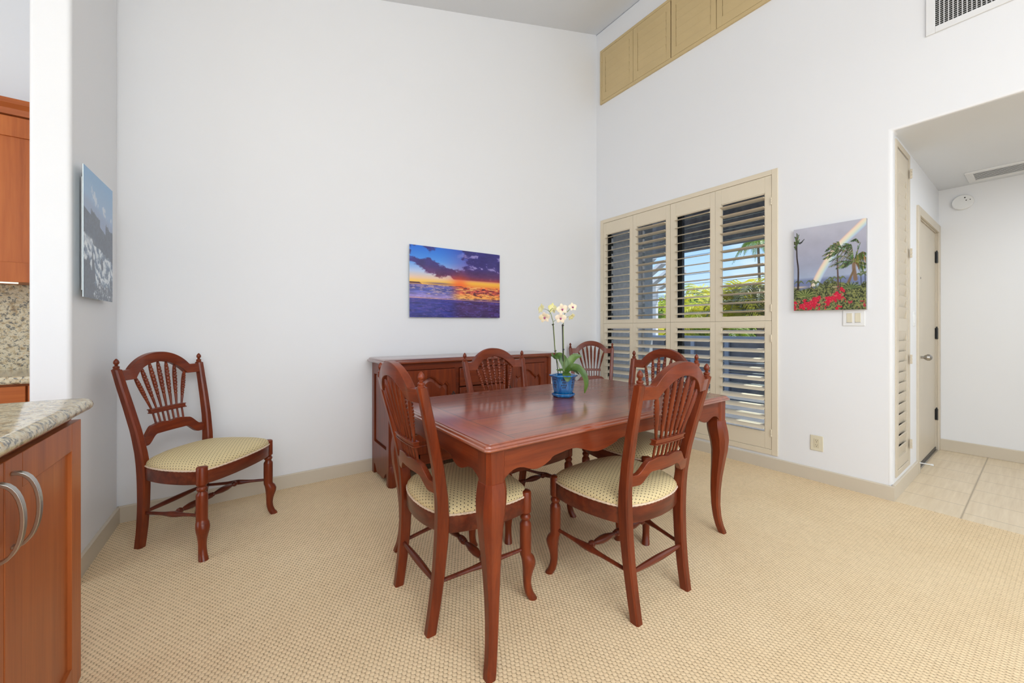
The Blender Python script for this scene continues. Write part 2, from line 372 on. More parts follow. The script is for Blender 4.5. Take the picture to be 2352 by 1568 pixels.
def thing(name, label, cat, loc=(0, 0, 0), rz=0, group=None, kind=None):
    o = bpy.data.objects.new(name, None); C.objects.link(o); o.location = loc; o.rotation_euler = (0, 0, rz); o.empty_display_size = 0.1
    return tag(o, label, cat, group, kind)
def interp(pts, n):
    """Catmull-Rom through points"""
    pts = [np.array(p, float) for p in pts]; P = [2 * pts[0] - pts[1]] + pts + [2 * pts[-1] - pts[-2]]
    out = []
    m = len(pts) - 1
    for k in range(n + 1):
        t = k / n * m; i = min(int(t), m - 1); f = t - i
        a, b, c, d = P[i], P[i + 1], P[i + 2], P[i + 3]
        out.append(0.5 * ((2 * b) + (-a + c) * f + (2 * a - 5 * b + 4 * c - d) * f * f + (-a + 3 * b - 3 * c + d) * f ** 3))
    return out
def lin(xs, ys, x): return float(np.interp(x, xs, ys))

def wall_poly(name, outer, holes, fn, d0, d1, mat, bevel=0):
    bm = bmesh.new(); edges = []
    for loop in [outer] + holes:
        vs = [bm.verts.new(fn(p, d0)) for p in loop]
        for i in range(len(vs)): edges.append(bm.edges.new((vs[i], vs[(i + 1) % len(vs)])))
    bmesh.ops.triangle_fill(bm, use_beauty=True, use_dissolve=False, edges=edges)
    faces = list(bm.faces)
    ret = bmesh.ops.extrude_face_region(bm, geom=faces)
    off = Vector(fn((0, 0), d1)) - Vector(fn((0, 0), d0))
    for v in [g for g in ret['geom'] if isinstance(g, bmesh.types.BMVert)]: v.co += off
    bmesh.ops.recalc_face_normals(bm, faces=bm.faces)
    me = bpy.data.meshes.new(name); bm.to_mesh(me); bm.free(); me.materials.append(mat)
    me.shade_smooth(); me.set_sharp_from_angle(angle=R_(35))
    o = bpy.data.objects.new(name, me); C.objects.link(o); o['kind'] = 'structure'
    if bevel:
        b = o.modifiers.new('bevel', 'BEVEL'); b.width = bevel; b.segments = 4; b.limit_method = 'ANGLE'; b.angle_limit = R_(40)
    return o

# ------------------------------------------------------------------ setting
YB = 3.215; XR = 3.578; XL = -0.600; HY = 0.600; HX = 5.495; HZ = 2.49
def cz(x): return 3.563 + 0.338 * x
struct = lambda o: tag(o, kind='structure')
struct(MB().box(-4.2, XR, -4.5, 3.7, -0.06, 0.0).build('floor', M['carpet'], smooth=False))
struct(MB().box(XR, HX + 0.12, -1.4, HY + 0.02, -0.06, -0.001).build('floor_hall', M['tile'], smooth=False))
# ceiling (sloped) and hall ceiling
mb = MB(); x0, x1 = -4.2, XR + 0.14
mb.add([(x0, -4.6, cz(x0)), (x1, -4.6, cz(x1)), (x1, 3.75, cz(x1)), (x0, 3.75, cz(x0)), (x0, -4.6, cz(x0) + .12), (x1, -4.6, cz(x1) + .12), (x1, 3.75, cz(x1) + .12), (x0, 3.75, cz(x0) + .12)],
       [(0, 3, 2, 1), (4, 5, 6, 7), (0, 1, 5, 4), (1, 2, 6, 5), (2, 3, 7, 6), (3, 0, 4, 7)])
struct(mb.build('ceiling', M['ceil'], smooth=False))
struct(MB().box(XR + 0.022, HX + 0.12, -1.28, HY + 0.12, HZ - 0.001, HZ + 0.1).build('ceiling_hall', M['ceil'], smooth=False))
# back wall with sloping top
wall_poly('wall_back', [(-0.735, 0), (XR, 0), (XR, cz(XR)), (-0.735, cz(-0.735))], [], lambda p, d: (p[0], d, p[1]), YB, YB + 0.12, M['wall'])
# wall on the right: dining side, window, and the hall opening
wall_poly('wall_right', [(3.33, 0), (HY, 0), (HY, HZ), (-1.3, HZ), (-1.3, 0), (-4.5, 0), (-4.5, cz(XR)), (3.33, cz(XR))],
          [[(1.30, 0.15), (3.10, 0.15), (3.10, 2.44), (1.30, 2.44)]], lambda p, d: (d, p[0], p[1]), XR, XR + 0.12, M['wall'], bevel=0.016)
# left stub wall, slightly out of square
mb = MB()
mb.add([(-0.731, 2.53, 0), (-0.607, 2.53, 0), (-0.587, YB, 0), (-0.711, YB, 0), (-0.731, 2.53, 3.31), (-0.607, 2.53, 3.35), (-0.587, YB, 3.36), (-0.711, YB, 3.32)],
       [(0, 3, 2, 1), (4, 5, 6, 7), (0, 1, 5, 4), (1, 2, 6, 5), (2, 3, 7, 6), (3, 0, 4, 7)])
struct(mb.build('wall_left', M['wall'], bevel=0.014, seg=4))
# kitchen back wall and far enclosing walls
struct(MB().box(-4.2, -0.731, 3.56, 3.68, 0, 3.3).build('wall_kitchen', M['wall'], smooth=False))
wall_poly('wall_kitchen_side', [(-4.5, 0), (3.6, 0), (3.6, 2.2), (-4.5, 2.2)], [[(-1.9, 0.75), (2.3, 0.75), (2.3, 2.14), (-1.9, 2.14)]], lambda p, d: (d, p[0], p[1]), -4.2, -4.1, M['wall'])
wall_poly('wall_rear', [(-4.2, 0), (XR, 0), (XR, cz(XR)), (-4.2, cz(-4.2))], [[(-2.1, 0.05), (2.7, 0.05), (2.7, 2.7), (-2.1, 2.7)]], lambda p, d: (p[0], d, p[1]), -4.6, -4.5, M['wall'])
struct(MB().box(-5, 4, -9.0, -4.6, 2.80, 2.90).build('ceiling_sun_block', M['ceil'], smooth=False))  # unseen roof added to keep the sun out of the rear opening
# hall walls
wall_poly('wall_hall', [(XR + 0.022, 0), (4.44, 0), (4.44, 2.10), (5.44, 2.10), (5.44, 0), (HX + 0.12, 0), (HX + 0.12, HZ), (XR + 0.022, HZ)], [[(3.70, 0.175), (4.072, 0.175), (4.072, 2.42), (3.70, 2.42)]], lambda p, d: (p[0], d, p[1]), HY - 0.001, HY + 0.12, M['wall'])
struct(MB().box(HX, HX + 0.12, -1.4, HY, 0, HZ).build('wall_hall_end', M['wall'], smooth=False))
struct(MB().box(XR + 0.12, HX, -1.42, -1.3, 0, HZ).build('wall_hall_far', M['wall'], smooth=False))

def baseboard(name, p0, p1, nrm, h=0.098, th=0.013):
    p0 = Vector((*p0, 0)); p1 = Vector((*p1, 0)); n = Vector((*nrm, 0)).normalized()
    pr = [(0, 0), (th, 0), (th, h - 0.006), (th - 0.005, h), (0, h)]
    mb = MB(); mb.loft([[p + n * a + Vector((0, 0, b)) for a, b in pr] for p in (p0, p1)])
    return struct(mb.build(name, M['trim'], smooth=False))
baseboard('baseboard_back', (-0.587, YB), (XR, YB), (0, -1))
baseboard('baseboard_left', (-0.607, 2.53), (-0.587, YB), (1, -0.03))
baseboard('baseboard_right', (XR, YB), (XR, HY - 0.013), (-1, 0))
baseboard('baseboard_hall', (XR, HY), (4.395, HY), (0, -1), 0.105)
baseboard('baseboard_hall_end', (HX, HY), (HX, -1.3), (-1, 0), 0.105)

# ------------------------------------------------------------------ plantation shutters
def louver(mb, xc, y0, y1, zc, w, phi, th=0.0105):
    """horizontal slat: elliptical section in the xz plane, phi tips the room-side edge down"""
    n = 10; ring = []
    for k in range(n):
        a = 2 * math.pi * k / n; lx = math.cos(a) * w / 2; lz = math.sin(a) * th / 2
        ring.append((lx * math.cos(phi) - lz * math.sin(phi), lx * math.sin(phi) + lz * math.cos(phi)))
    mb.loft([[(xc + a, y, zc + b) for a, b in ring] for y in (y0, y1)])
def shutter(parent, ya, yb, za, zb, oy0, oy1, oz0, oz1, nl, phi, mat, w=0.089, x=XR - 0.010, hinge=None, th=0.028):
    """panel between ya..yb, za..zb with louvre opening oy, oz"""
    mb = MB(); x0, x1 = x, x + th
    mb.box(x0, x1, ya, oy0, za, zb); mb.box(x0, x1, oy1, yb, za, zb)
    mb.box(x0 + 0.0006, x1, oy0, oy1, za, oz0); mb.box(x0 + 0.0006, x1, oy0, oy1, oz1, zb)
    # small stop bead around the opening
    b = 0.008
    mb.box(x0 + 0.004, x1 - 0.004, oy0, oy0 + b * .6, oz0, oz1); mb.box(x0 + 0.004, x1 - 0.004, oy1 - b * .6, oy1, oz0, oz1)
    mb.box(x0 + 0.004, x1 - 0.004, oy0, oy1, oz1 - b, oz1)
    p = mb.build('shutter_panel', mat, parent, bevel=0.0012)
    lv = MB(); step = (oz1 - oz0) / nl
    for k in range(nl):
        louver(lv, (x0 + x1) / 2, oy0 + 0.002, oy1 - 0.002, oz0 + step * (k + 0.5), w, phi)
    lv.build('louvers', mat, p)
    if hinge:
        for yy, zz in hinge:
            h = MB()
            for q in range(3): h.lathe([(0.0001, 0), (0.0055, 0.0008), (0.0055, 0.0192), (0.0001, 0.02)], (x0 - 0.004, yy, zz - 0.031 + q * 0.0205), 10)
            h.box(x0 - 0.002, x0 + 0.001, yy - 0.012, yy + 0.012, zz - 0.03, zz + 0.03)
            h.build('hinge', mat, p)
    return p
def casing(parent, y0, y1, z0, z1, wid, mat, x0, x1, name='window_frame'):
    mb = MB()
    mb.box(x0, x1, y0, y0 + wid, z0, z1); mb.box(x0, x1, y1 - wid, y1, z0, z1)
    mb.box(x0, x1, y0 + wid, y1 - wid, z0, z0 + wid); mb.box(x0, x1, y0 + wid, y1 - wid, z1 - wid, z1)
    return mb.build(name, mat, parent, bevel=0.002)
PH = R_(13)
win = thing('window_1', None, None, kind='structure')
casing(win, 1.268, 3.138, 0.120, 2.468, 0.042, M['shut'], XR - 0.014, XR + 0.10)
cols = [(2.672, 3.094, 2.714, 3.052), (2.222, 2.670, 2.268, 2.622), (1.770, 2.219, 1.815, 2.158), (1.312, 1.768, 1.361, 1.716)]
for i, (ya, yb, oa, ob) in enumerate(cols):
    shutter(win, ya, yb, 1.2255, 2.424, oa, ob, 1.268, 2.288, 13, (PH, R_(-5), PH, R_(-5))[i], M['shut'],
            hinge=([(3.092, 2.20), (3.092, 1.40)] if i == 0 else [(1.314, 2.21), (1.314, 1.33)] if i == 3 else None))
    shutter(win, ya, yb, 0.164, 1.2237, oa, ob, 0.302, 1.172, 11, R_(20), M['shut'],
            hinge=([(3.092, 0.4), (3.092, 1.0)] if i == 0 else [(1.314, 0.30), (1.314, 1.08)] if i == 3 else None))
# jalousie glazing outside the shutters
jf = MB()
for ya, yb in ((3.05, 3.10), (2.140, 2.195), (1.30, 1.32)): jf.box(XR + 0.075, XR + 0.115, ya, yb, 0.15, 2.44)
jf.box(XR + 0.075, XR + 0.115, 1.30, 3.10, 0.15, 0.18); jf.box(XR + 0.075, XR + 0.115, 1.30, 3.10, 2.41, 2.44)
jf.box(XR + 0.075, XR + 0.115, 1.30, 3.10, 1.205, 1.235)
jf.build('jalousie_frame', M['blackm'], win)
gm_ = MB(); ge = MB()
for (ya, yb) in ((2.195, 3.05), (1.32, 2.140)):
    z = 0.20
    while z < 2.36:
        if not (1.13 < z < 1.23):
            m3 = Matrix.Rotation(R_(-28), 3, 'Y')
            gm_.obox((XR + 0.095, (ya + yb) / 2, z + 0.045), (0.0025, (yb - ya) / 2, 0.050), m3)
            ge.obox(Vector((XR + 0.095, (ya + yb) / 2, z + 0.045)) + m3 @ Vector((0, 0, -0.0515)), (0.0027, (yb - ya) / 2, 0.0012), m3)
        z += 0.094
gm_.build('glass', M['glass'], win); ge.build('glass_edge', M['glass_edge'], win)
clip = MB()
for yy in (3.035, 2.60, 1.34):
    z = 0.22
    while z < 2.38: clip.box(XR + 0.072, XR + 0.10, yy - 0.006, yy + 0.006, z, z + 0.055); z += 0.094
clip.build('louver_clips', M['stuccol'], win)

# clerestory with closed shutters
win2 = thing('window_2', None, None, kind='structure')
casing(win2, 1.268, 3.138, 3.870, 4.515, 0.030, M['shut2'], XR - 0.022, XR)
mbk = MB().box(XR - 0.003, XR - 0.001, 1.29, 3.12, 3.89, 4.50); mbk.build('backing', M['dark'], win2)  # dark sheet coloured as the shade between the closed slats
for i, (ya, yb, oa, ob) in enumerate([(2.664, 3.106, 2.712, 3.056), (2.212, 2.660, 2.258, 2.606), (1.757, 2.202, 1.806, 2.154), (1.302, 1.752, 1.350, 1.702)]):
    mb = MB(); x0, x1 = XR - 0.020, XR - 0.004; za, zb, oz0, oz1 = 3.903, 4.483, 3.985, 4.405
    mb.box(x0, x1, ya, oa, za, zb); mb.box(x0, x1, ob, yb, za, zb); mb.box(x0, x1, oa, ob, za, oz0); mb.box(x0, x1, oa, ob, oz1, zb)
    p = mb.build('shutter_panel', M['shut2'], win2, bevel=0.001)
    lv = MB(); n = 5; st = (oz1 - oz0) / n
    for k in range(n):
        zc_ = oz0 + st * (k + 0.5)
        lv.obox((XR - 0.014, (oa + ob) / 2, zc_), (0.0032, (ob - oa) / 2 - 0.003, st / 2 + 0.004), Matrix.Rotation(R_(-5), 3, 'Y'))
    lv.build('louvers', M['shut2'], p, bevel=0.001)
    if i == 0:
        for zz in (4.40, 4.10):
            h = MB(); h.lathe([(0.005, 0), (0.005, 0.07)], (x0 - 0.003, 3.107, zz - 0.03), 10); h.build('hinge', M['shut2'], p)

# ------------------------------------------------------------------ hall: louvred panel door and entry door
d1 = thing('door_1', None, None, kind='structure')
mb = MB(); y0, y1 = HY - 0.008, HY
for a, b_, c_, d_ in ((3.655, 3.70, 0.135, 2.46), (4.072, 4.117, 0.135, 2.46), (3.70, 4.072, 0.135, 0.175), (3.70, 4.072, 2.42, 2.46)): mb.box(a, b_, y0, y1, c_, d_)
mb.build('door_frame', M['doorp'], d1, bevel=0.003)
mb = MB(); xa, xb = 3.703, 4.069; oa, ob = 3.755, 4.015; f0, f1 = HY - 0.004, HY + 0.026
mb.box(xa, oa, f0, f1, 0.178, 2.408); mb.box(ob, xb, f0, f1, 0.178, 2.408)
for c_, d_ in ((0.178, 0.25), (1.14, 1.23), (2.26, 2.408)): mb.box(oa, ob, f0, f1, c_, d_)
dp = mb.build('door_panel', M['doorp'], d1, bevel=0.0015)
MB().box(3.70, 4.072, HY + 0.045, HY + 0.05, 0.175, 2.42).build('backing', M['dark'], dp)  # dark sheet in place of the shade behind the louvres
lv = MB()
for z0_, z1_, n in ((0.25, 1.14, 12), (1.23, 2.26, 13)):
    st = (z1_ - z0_) / n
    for k in range(n):
        lv.obox(((oa + ob) / 2, HY + 0.006, z0_ + st * (k + .5)), ((ob - oa) / 2 - 0.002, 0.0035, st / 2 + 0.004), Matrix.Rotation(R_(14), 3, 'X'))
lv.build('louvers', M['doorp'], dp, bevel=0.001)
for zz in (2.31, 1.72, 0.93, 0.30):
    h = MB()
    for q in range(3): h.lathe([(0.0001, 0), (0.006, 0.001), (0.006, 0.021), (0.0001, 0.022)], (4.072, y0 - 0.012, zz - 0.034 + q * 0.0235), 10)
    h.box(4.06, 4.085, y0 - 0.010, y0 - 0.006, zz - 0.034, zz + 0.034); h.build('hinge', M['doorp'], d1)
d2 = thing('door_2', None, None, kind='structure')
mb = MB()
for a, b_, c_, d_ in ((4.400, 4.470, 0, 2.145), (5.415, 5.494, 0, 2.145), (4.470, 5.415, 2.075, 2.145)): mb.box(a, b_, HY - 0.015, HY + 0.001, c_, d_)
for a, b_, c_, d_ in ((4.452, 4.470, 0, 2.09), (5.415, 5.433, 0, 2.09), (4.470, 5.415, 2.07, 2.09)): mb.box(a, b_, HY + 0.001, HY + 0.09, c_, d_)
mb.build('door_frame', M['doorp'], d2, bevel=0.003)
slab = MB().box(4.473, 5.412, HY + 0.012, HY + 0.055, 0.028, 2.068).build('door_leaf', M['doorp'], d2, bevel=0.002)
MB().box(4.475, 5.41, HY + 0.006, HY + 0.050, 0.004, 0.034).build('door_sweep', M['blackm'], slab, bevel=0.001)
MB().box(4.47, 5.415, HY - 0.005, HY + 0.09, 0, 0.012).build('threshold', M['nickel'], d2, bevel=0.003)
for zz in (1.84, 1.115, 0.345):
    h = MB(); h.lathe([(0.0001, 0), (0.009, 0.001), (0.009, 0.105), (0.005, 0.108), (0.005, 0.118), (0.0001, 0.12)], (5.413, HY + 0.002, zz - 0.055), 12)
    h.box(5.385, 5.416, HY + 0.008, HY + 0.0135, zz - 0.05, zz + 0.05); h.build('hinge', M['blackm'], slab)
def knob_y(mb, c, prof, n=18):
    mb.loft([[(c[0] + r * math.cos(2 * math.pi * j / n), c[1] - y, c[2] + r * math.sin(2 * math.pi * j / n)) for j in range(n)] for r, y in prof])
kb = MB(); knob_y(kb, (4.545, HY + 0.012, 0.925), [(0.03, 0), (0.031, 0.004), (0.026, 0.009), (0.011, 0.014), (0.010, 0.034), (0.018, 0.042), (0.027, 0.056), (0.025, 0.072), (0.015, 0.082), (0.0005, 0.085)])
kb.build('door_knob', M['nickel'], slab)
kb = MB(); knob_y(kb, (4.545, HY + 0.012, 1.15), [(0.026, 0), (0.026, 0.006), (0.008, 0.012), (0.0005, 0.013)]); kb.build('deadbolt', M['blackm'], slab)
kb = MB(); knob_y(kb, (4.66, HY + 0.012, 1.585), [(0.010, 0), (0.009, 0.004), (0.0005, 0.005)]); kb.build('peephole', M['blackm'], slab)
# door stop
mb = MB(); mb.tube([(4.435, HY - 0.015, 0.085), (4.435, HY - 0.075, 0.087)], 0.004, 10); mb.tube([(4.435, HY - 0.075, 0.087), (4.435, HY - 0.09, 0.087)], 0.008, 12)
tag(mb.build('door_stop', M['white']), 'small white spring door stop low beside the entry door', 'door stop')

# ------------------------------------------------------------------ wall fixtures
# return air grille high on the right wall
g = thing('air_return_grille', 'large white return-air grille high on the right wall', 'vent', (XR, 0.12, 3.02))
y0_, y1_, z0_, z1_ = -0.55, 0.324, 0.0, 0.50
mb = MB(); w_ = 0.040
for a, b_, c_, d_ in ((y0_, y0_ + w_, z0_, z1_), (y1_ - w_, y1_, z0_, z1_), (y0_ + w_, y1_ - w_, z0_, z0_ + w_), (y0_ + w_, y1_ - w_, z1_ - w_, z1_)): mb.box(-0.012, 0, a, b_, c_, d_)
mb.build('grille_frame', M['grille'], g, bevel=0.002)
MB().box(-0.002, -0.0005, y0_ + w_, y1_ - w_, z0_ + w_, z1_ - w_).build('duct_opening', M['hole'], g)
mb = MB(); y = y1_ - w_ - 0.018
while y > y0_ + w_:
    mb.obox((-0.007, y, (z0_ + z1_) / 2), (0.0045, 0.0013, (z1_ - z0_) / 2 - w_), Matrix.Rotation(R_(25), 3, 'Z')); y -= 0.0185
mb.build('vertical_blades', M['grille'], g)
mb = MB(); z = z0_ + w_ + 0.012
while z < z1_ - w_: mb.box(-0.0045, -0.0025, y0_ + w_, y1_ - w_, z, z + 0.0022); z += 0.0125
mb.build('horizontal_blades', M['grille'], g)
# hall ceiling linear vent
g = thing('ceiling_vent', 'long white slotted air vent in the hall ceiling', 'vent', (5.22, 0, HZ))
mb = MB(); xa, xb, ya, yb = -0.17, 0.17, -0.9, 0.405
for a, b_, c_, d_ in ((xa, xa + 0.045, ya, yb), (xb - 0.045, xb, ya, yb), (xa + 0.045, xb - 0.045, yb - 0.045, yb), (xa + 0.045, xb - 0.045, ya, ya + 0.045)): mb.box(a, b_, c_, d_, -0.012, 0)
mb.build('vent_frame', M['grille'], g, bevel=0.004)
mb = MB()
for k in range(8):
    xx = xa + 0.06 + k * 0.0315; mb.obox((xx, (ya + yb) / 2, -0.007), (0.0085, (yb - ya) / 2 - 0.045, 0.0012), Matrix.Rotation(R_(-8), 3, 'Y'))
mb.build('slats', M['grille'], g)
MB().box(xa + .045, xb - .045, ya + .045, yb - .045, -0.0025, -0.001).build('vent_back', M['soffit'], g)
# round chime / detector on the hall end wall
g = thing('smoke_detector', 'round white smoke detector on the hall end wall', 'smoke detector', (HX, 0.447, 2.335))
mb = MB(); n = 40
mb.loft([[(-x, r * math.cos(2 * math.pi * j / n), r * math.sin(2 * math.pi * j / n)) for j in range(n)] for r, x in ((0.066, 0), (0.069, 0.006), (0.069, 0.022), (0.064, 0.028), (0.0005, 0.029))])
mb.build('cover', M['white'], g)
for yy, zz, rr in ((-0.014, 0.038, 0.0055), (-0.022, 0.012, 0.0045), (-0.046, 0.013, 0.004)):
    mb = MB(); mb.loft([[(-0.0293 - x, yy + r * math.cos(2 * math.pi * j / 12), zz + r * math.sin(2 * math.pi * j / 12)) for j in range(12)] for r, x in ((rr, 0), (rr, 0.0006))]); mb.build('sensor_hole', M['hole'], g)
# double light switch under the rainbow canvas
def rocker_plate(name, label, y, z, w, h, mat, ins, n):
    g = thing(name, label, 'light switch', (XR, y, z))
    MB().box(-0.006, 0, -w / 2, w / 2, -h / 2, h / 2).build('cover_plate', mat, g, bevel=0.003)
    for k in range(n):
        yy = (k - (n - 1) / 2) * 0.046
        r = MB().box(-0.0085, -0.004, yy - 0.0155, yy + 0.0155, -0.033, 0.033).build('rocker', ins, g, bevel=0.0015)
        MB().box(-0.0095, -0.007, yy - 0.0155, yy + 0.0155, -0.036, -0.033).build('rocker_gap', M['nickel'], r)
    return g
rocker_plate('light_switch', 'white double rocker light switch just under the rainbow canvas', 0.797, 1.236, 0.122, 0.118, M['white'], M['ivory'], 2)
# outlet
g = thing('wall_outlet', 'ivory duplex power outlet low on the right wall', 'outlet', (XR, 1.012, 0.288))
MB().box(-0.006, 0, -0.040, 0.040, -0.058, 0.058).build('cover_plate', M['ivory'], g, bevel=0.003)
MB().box(-0.008, -0.004, -0.017, 0.017, -0.034, 0.034).build('receptacle', M['ivory2'], g, bevel=0.001)
mb = MB()
for zz in (0.017, -0.017):
    mb.box(-0.0083, -0.0078, 0.0050, 0.0068, zz + 0.001, zz + 0.009); mb.box(-0.0083, -0.0078, -0.0068, -0.0050, zz + 0.001, zz + 0.008); mb.box(-0.0083, -0.0078, -0.0022, 0.0022, zz - 0.009, zz - 0.0045)
mb.build('slots', M['hole'], g)
# hall switch
g = thing('hall_light_switch', 'white light switch on the hall wall beside the entry door', 'light switch', (4.30, HY, 1.235))
MB().box(-0.035, 0.035, -0.006, 0, -0.058, 0.058).build('cover_plate', M['white'], g, bevel=0.003)
MB().box(-0.016, 0.016, -0.009, -0.004, -0.033, 0.033).build('rocker', M['white'], g, bevel=0.0015)

# ------------------------------------------------------------------ pictures (painted into a fine mesh)
def vnoise(W, Hh, fx, fy, seed):
    r = np.random.RandomState(seed); gx, gy = int(fx) + 3, int(fy) + 3; g_ = r.rand(gy, gx)
    X, Y = np.meshgrid(np.linspace(0, fx, W), np.linspace(0, fy, Hh)); xi = X.astype(int); yi = Y.astype(int)
    xf = X - xi; yf = Y - yi; xf = xf * xf * (3 - 2 * xf); yf = yf * yf * (3 - 2 * yf)
    return (g_[yi, xi] * (1 - xf) + g_[yi, xi + 1] * xf) * (1 - yf) + (g_[yi + 1, xi] * (1 - xf) + g_[yi + 1, xi + 1] * xf) * yf
def fbm(W, Hh, fx, fy, seed, octv=5, gain=0.55):
    out = 0; a = 1; tot = 0
    for o in range(octv): out = out + a * vnoise(W, Hh, fx * 2 ** o, fy * 2 ** o, seed + o); tot += a; a *= gain
    return out / tot
def sst(a, b, x): t_ = np.clip((x - a) / (b - a), 0, 1); return t_ * t_ * (3 - 2 * t_)
def mixc(img, col, m): return img * (1 - m[..., None]) + np.array(col, float) * m[..., None]
def canvas(W, Hh):
    X, Y = np.meshgrid((np.arange(W) + .5) / W, (np.arange(Hh) + .5) / Hh)   # Y down
    return X, Y, np.zeros((Hh, W, 3))
def grad(Y, stops):
    ys = [s_[0] for s_ in stops]
    return np.stack([np.interp(Y, ys, [s_[1][k] for s_ in stops]) for k in range(3)], -1)
def stroke(img, X, Y, pts, w0, w1, col, asp=1.0, noise=None, n=14):
    Hh, W = X.shape
    path = interp(pts, n) if len(pts) > 2 else interp([pts[0], ((pts[0][0] + pts[1][0]) / 2, (pts[0][1] + pts[1][1]) / 2), pts[1]], n)
    P = np.array(path); mg = max(w0, w1) * 1.5 + .01
    i0, i1 = max(0, int((P[:, 0].min() - mg / asp) * W)), min(W, int((P[:, 0].max() + mg / asp) * W) + 1)
    j0, j1 = max(0, int((P[:, 1].min() - mg) * Hh)), min(Hh, int((P[:, 1].max() + mg) * Hh) + 1)
    if i1 <= i0 or j1 <= j0: return img
    Xs, Ys = X[j0:j1, i0:i1], Y[j0:j1, i0:i1]; m = np.zeros(Xs.shape)
    for i in range(n):
        a, b = P[i], P[i + 1]; w = w0 + (w1 - w0) * i / n
        ab = np.array([(b[0] - a[0]) * asp, b[1] - a[1]]); px = (Xs - a[0]) * asp; py = Ys - a[1]
        t_ = np.clip((px * ab[0] + py * ab[1]) / (ab @ ab + 1e-9), 0, 1)
        d_ = np.hypot(px - t_ * ab[0], py - t_ * ab[1])
        m = np.maximum(m, 1 - sst(w * 0.5, w + .0015, d_))
    if noise is not None: m = m * noise[j0:j1, i0:i1]
    img[j0:j1, i0:i1] = mixc(img[j0:j1, i0:i1], col, m)
    return img
def feather(img, X, Y, pts, L, col, hi, asp, wind=(-.035, .012), seed=0):
    """frond: a rib with many leaflets blown to one side"""
    rnd = random.Random(seed); P = interp(pts, 20)
    img = stroke(img, X, Y, pts, .004, .002, hi, asp)
    for k in range(1, 21):
        p = P[k]; f = math.sin(math.pi * min(1, k / 22 + .08))
        for s_ in (-1, 1):
            q = (p[0] + wind[0] * f * L / .1 * rnd.uniform(.6, 1.2), p[1] + (wind[1] + s_ * .018) * f * L / .1 * rnd.uniform(.6, 1.3))
            c = [a * rnd.uniform(.7, 1.2) for a in (hi if rnd.random() < .35 else col)]
            img = stroke(img, X, Y, [tuple(p), q], .0032, .0010, c, asp, n=4)
    return img
def sunset(W=300, Hh=205):
    X, Y, img = canvas(W, Hh)
    left = grad(Y, [(0, (30, 110, 220)), (0.2, (80, 150, 235)), (0.36, (190, 205, 235)), (0.44, (240, 205, 180)), (0.50, (255, 205, 90)), (0.545, (250, 180, 70))])
    right = grad(Y, [(0, (70, 70, 170)), (0.35, (150, 120, 190)), (0.44, (230, 150, 110)), (0.48, (255, 195, 70)), (0.545, (245, 140, 60))])
    img = left * (1 - sst(.25, .75, X))[..., None] + right * sst(.25, .75, X)[..., None]
    n1 = fbm(W, Hh, 5, 6, 3, 6, 0.6); n2 = fbm(W, Hh, 9, 12, 21, 5, 0.6)
    band = np.exp(-((Y - (0.20 + 0.24 * X * 1.6).clip(0, 0.40)) / 0.10) ** 2) * (1 - sst(.45, .85, X)) * 0.36 + sst(0.40, 0.80, X) * 0.34
    dens = sst(0.55, 0.66, n1 + band - 0.05) * (1 - sst(0.43, 0.455, Y))
    cc = grad(Y, [(0, (50, 45, 125)), (0.25, (62, 50, 120)), (0.38, (98, 52, 98)), (0.45, (160, 60, 60))])
    cc = cc * (0.75 + 0.5 * n2)[..., None]
    img = img * (1 - dens[..., None]) + cc * dens[..., None]
    hl = sst(0.60, 0.68, n2) * sst(0.4, 0.7, X) * (1 - sst(.25, .36, Y)); img = mixc(img, (185, 172, 225), hl * 0.7)
    # low haze and horizon
    img = mixc(img, (120, 90, 120), np.exp(-((Y - .515) / .014) ** 2) * np.exp(-((X - .3) / .14) ** 2) * 0.9)
    img = mixc(img, (90, 50, 60), ((Y > .505) & (Y < .53) & (X < .12 - (0.53 - Y) * 1.0)).astype(float))
    glow = np.exp(-((X - .52) / .09) ** 2) * np.exp(-((Y - .55) / .16) ** 2); img = mixc(img, (255, 90, 40), glow * 0.75)
    # sea
    sea = grad(Y, [(.53, (110, 90, 150)), (.60, (75, 85, 165)), (.72, (150, 130, 185)), (.735, (60, 60, 140)), (1, (40, 45, 130))])
    fire = grad(Y, [(.53, (255, 130, 60)), (.60, (190, 70, 70)), (.70, (255, 160, 70)), (.735, (80, 50, 110)), (1, (62, 40, 92))])
    fx = sst(.38, .55, X); seac = sea * (1 - fx[..., None]) + fire * fx[..., None]
    w1 = fbm(W, Hh, 10, 60, 5, 4, 0.6); w2 = fbm(W, Hh, 30, 60, 44, 4, 0.7); w3 = fbm(W, Hh, 26, 90, 144, 3, 0.6)
    seac = seac * (0.60 + 0.85 * w1)[..., None]
    seac = mixc(seac, (60, 30, 50), sst(.56, .64, .5 * w1 + .5 * w3) * fx * (Y < .73) * .8)
    seac = mixc(seac, (255, 195, 110), sst(.53, .60, 1 - .4 * w1 - .6 * w3) * fx * (Y < .73) * .85)
    seac = mixc(seac, (225, 190, 190), sst(.54, .62, 1 - .4 * w1 - .6 * w3) * (1 - fx) * (Y < .73) * .6)
    seac = mixc(seac, (95, 80, 165), sst(.52, .68, w2) * (Y > .73) * .7)
    line = np.exp(-((Y - (.725 + .025 * X)) / .004) ** 2); seac = mixc(seac, (255, 180, 150), line * .9)
    m = sst(.535, .54, Y); img = img * (1 - m[..., None]) + seac * m[..., None]
    return img
def palm_head(img, X, Y, cx, cy, fr, col, hi, asp):
    k = 0
    for (dx, dy, w) in fr:
        mid = (cx + dx * .5, cy + dy * .5 - abs(dx) * .28)
        img = stroke(img, X, Y, [(cx, cy), mid, (cx + dx, cy + dy)], w, w * .35, col if k % 3 else hi, asp, 0.55 + 0.6 * vnoise(X.shape[1], X.shape[0], 70, 70, 90 + k)); k += 1
    return img
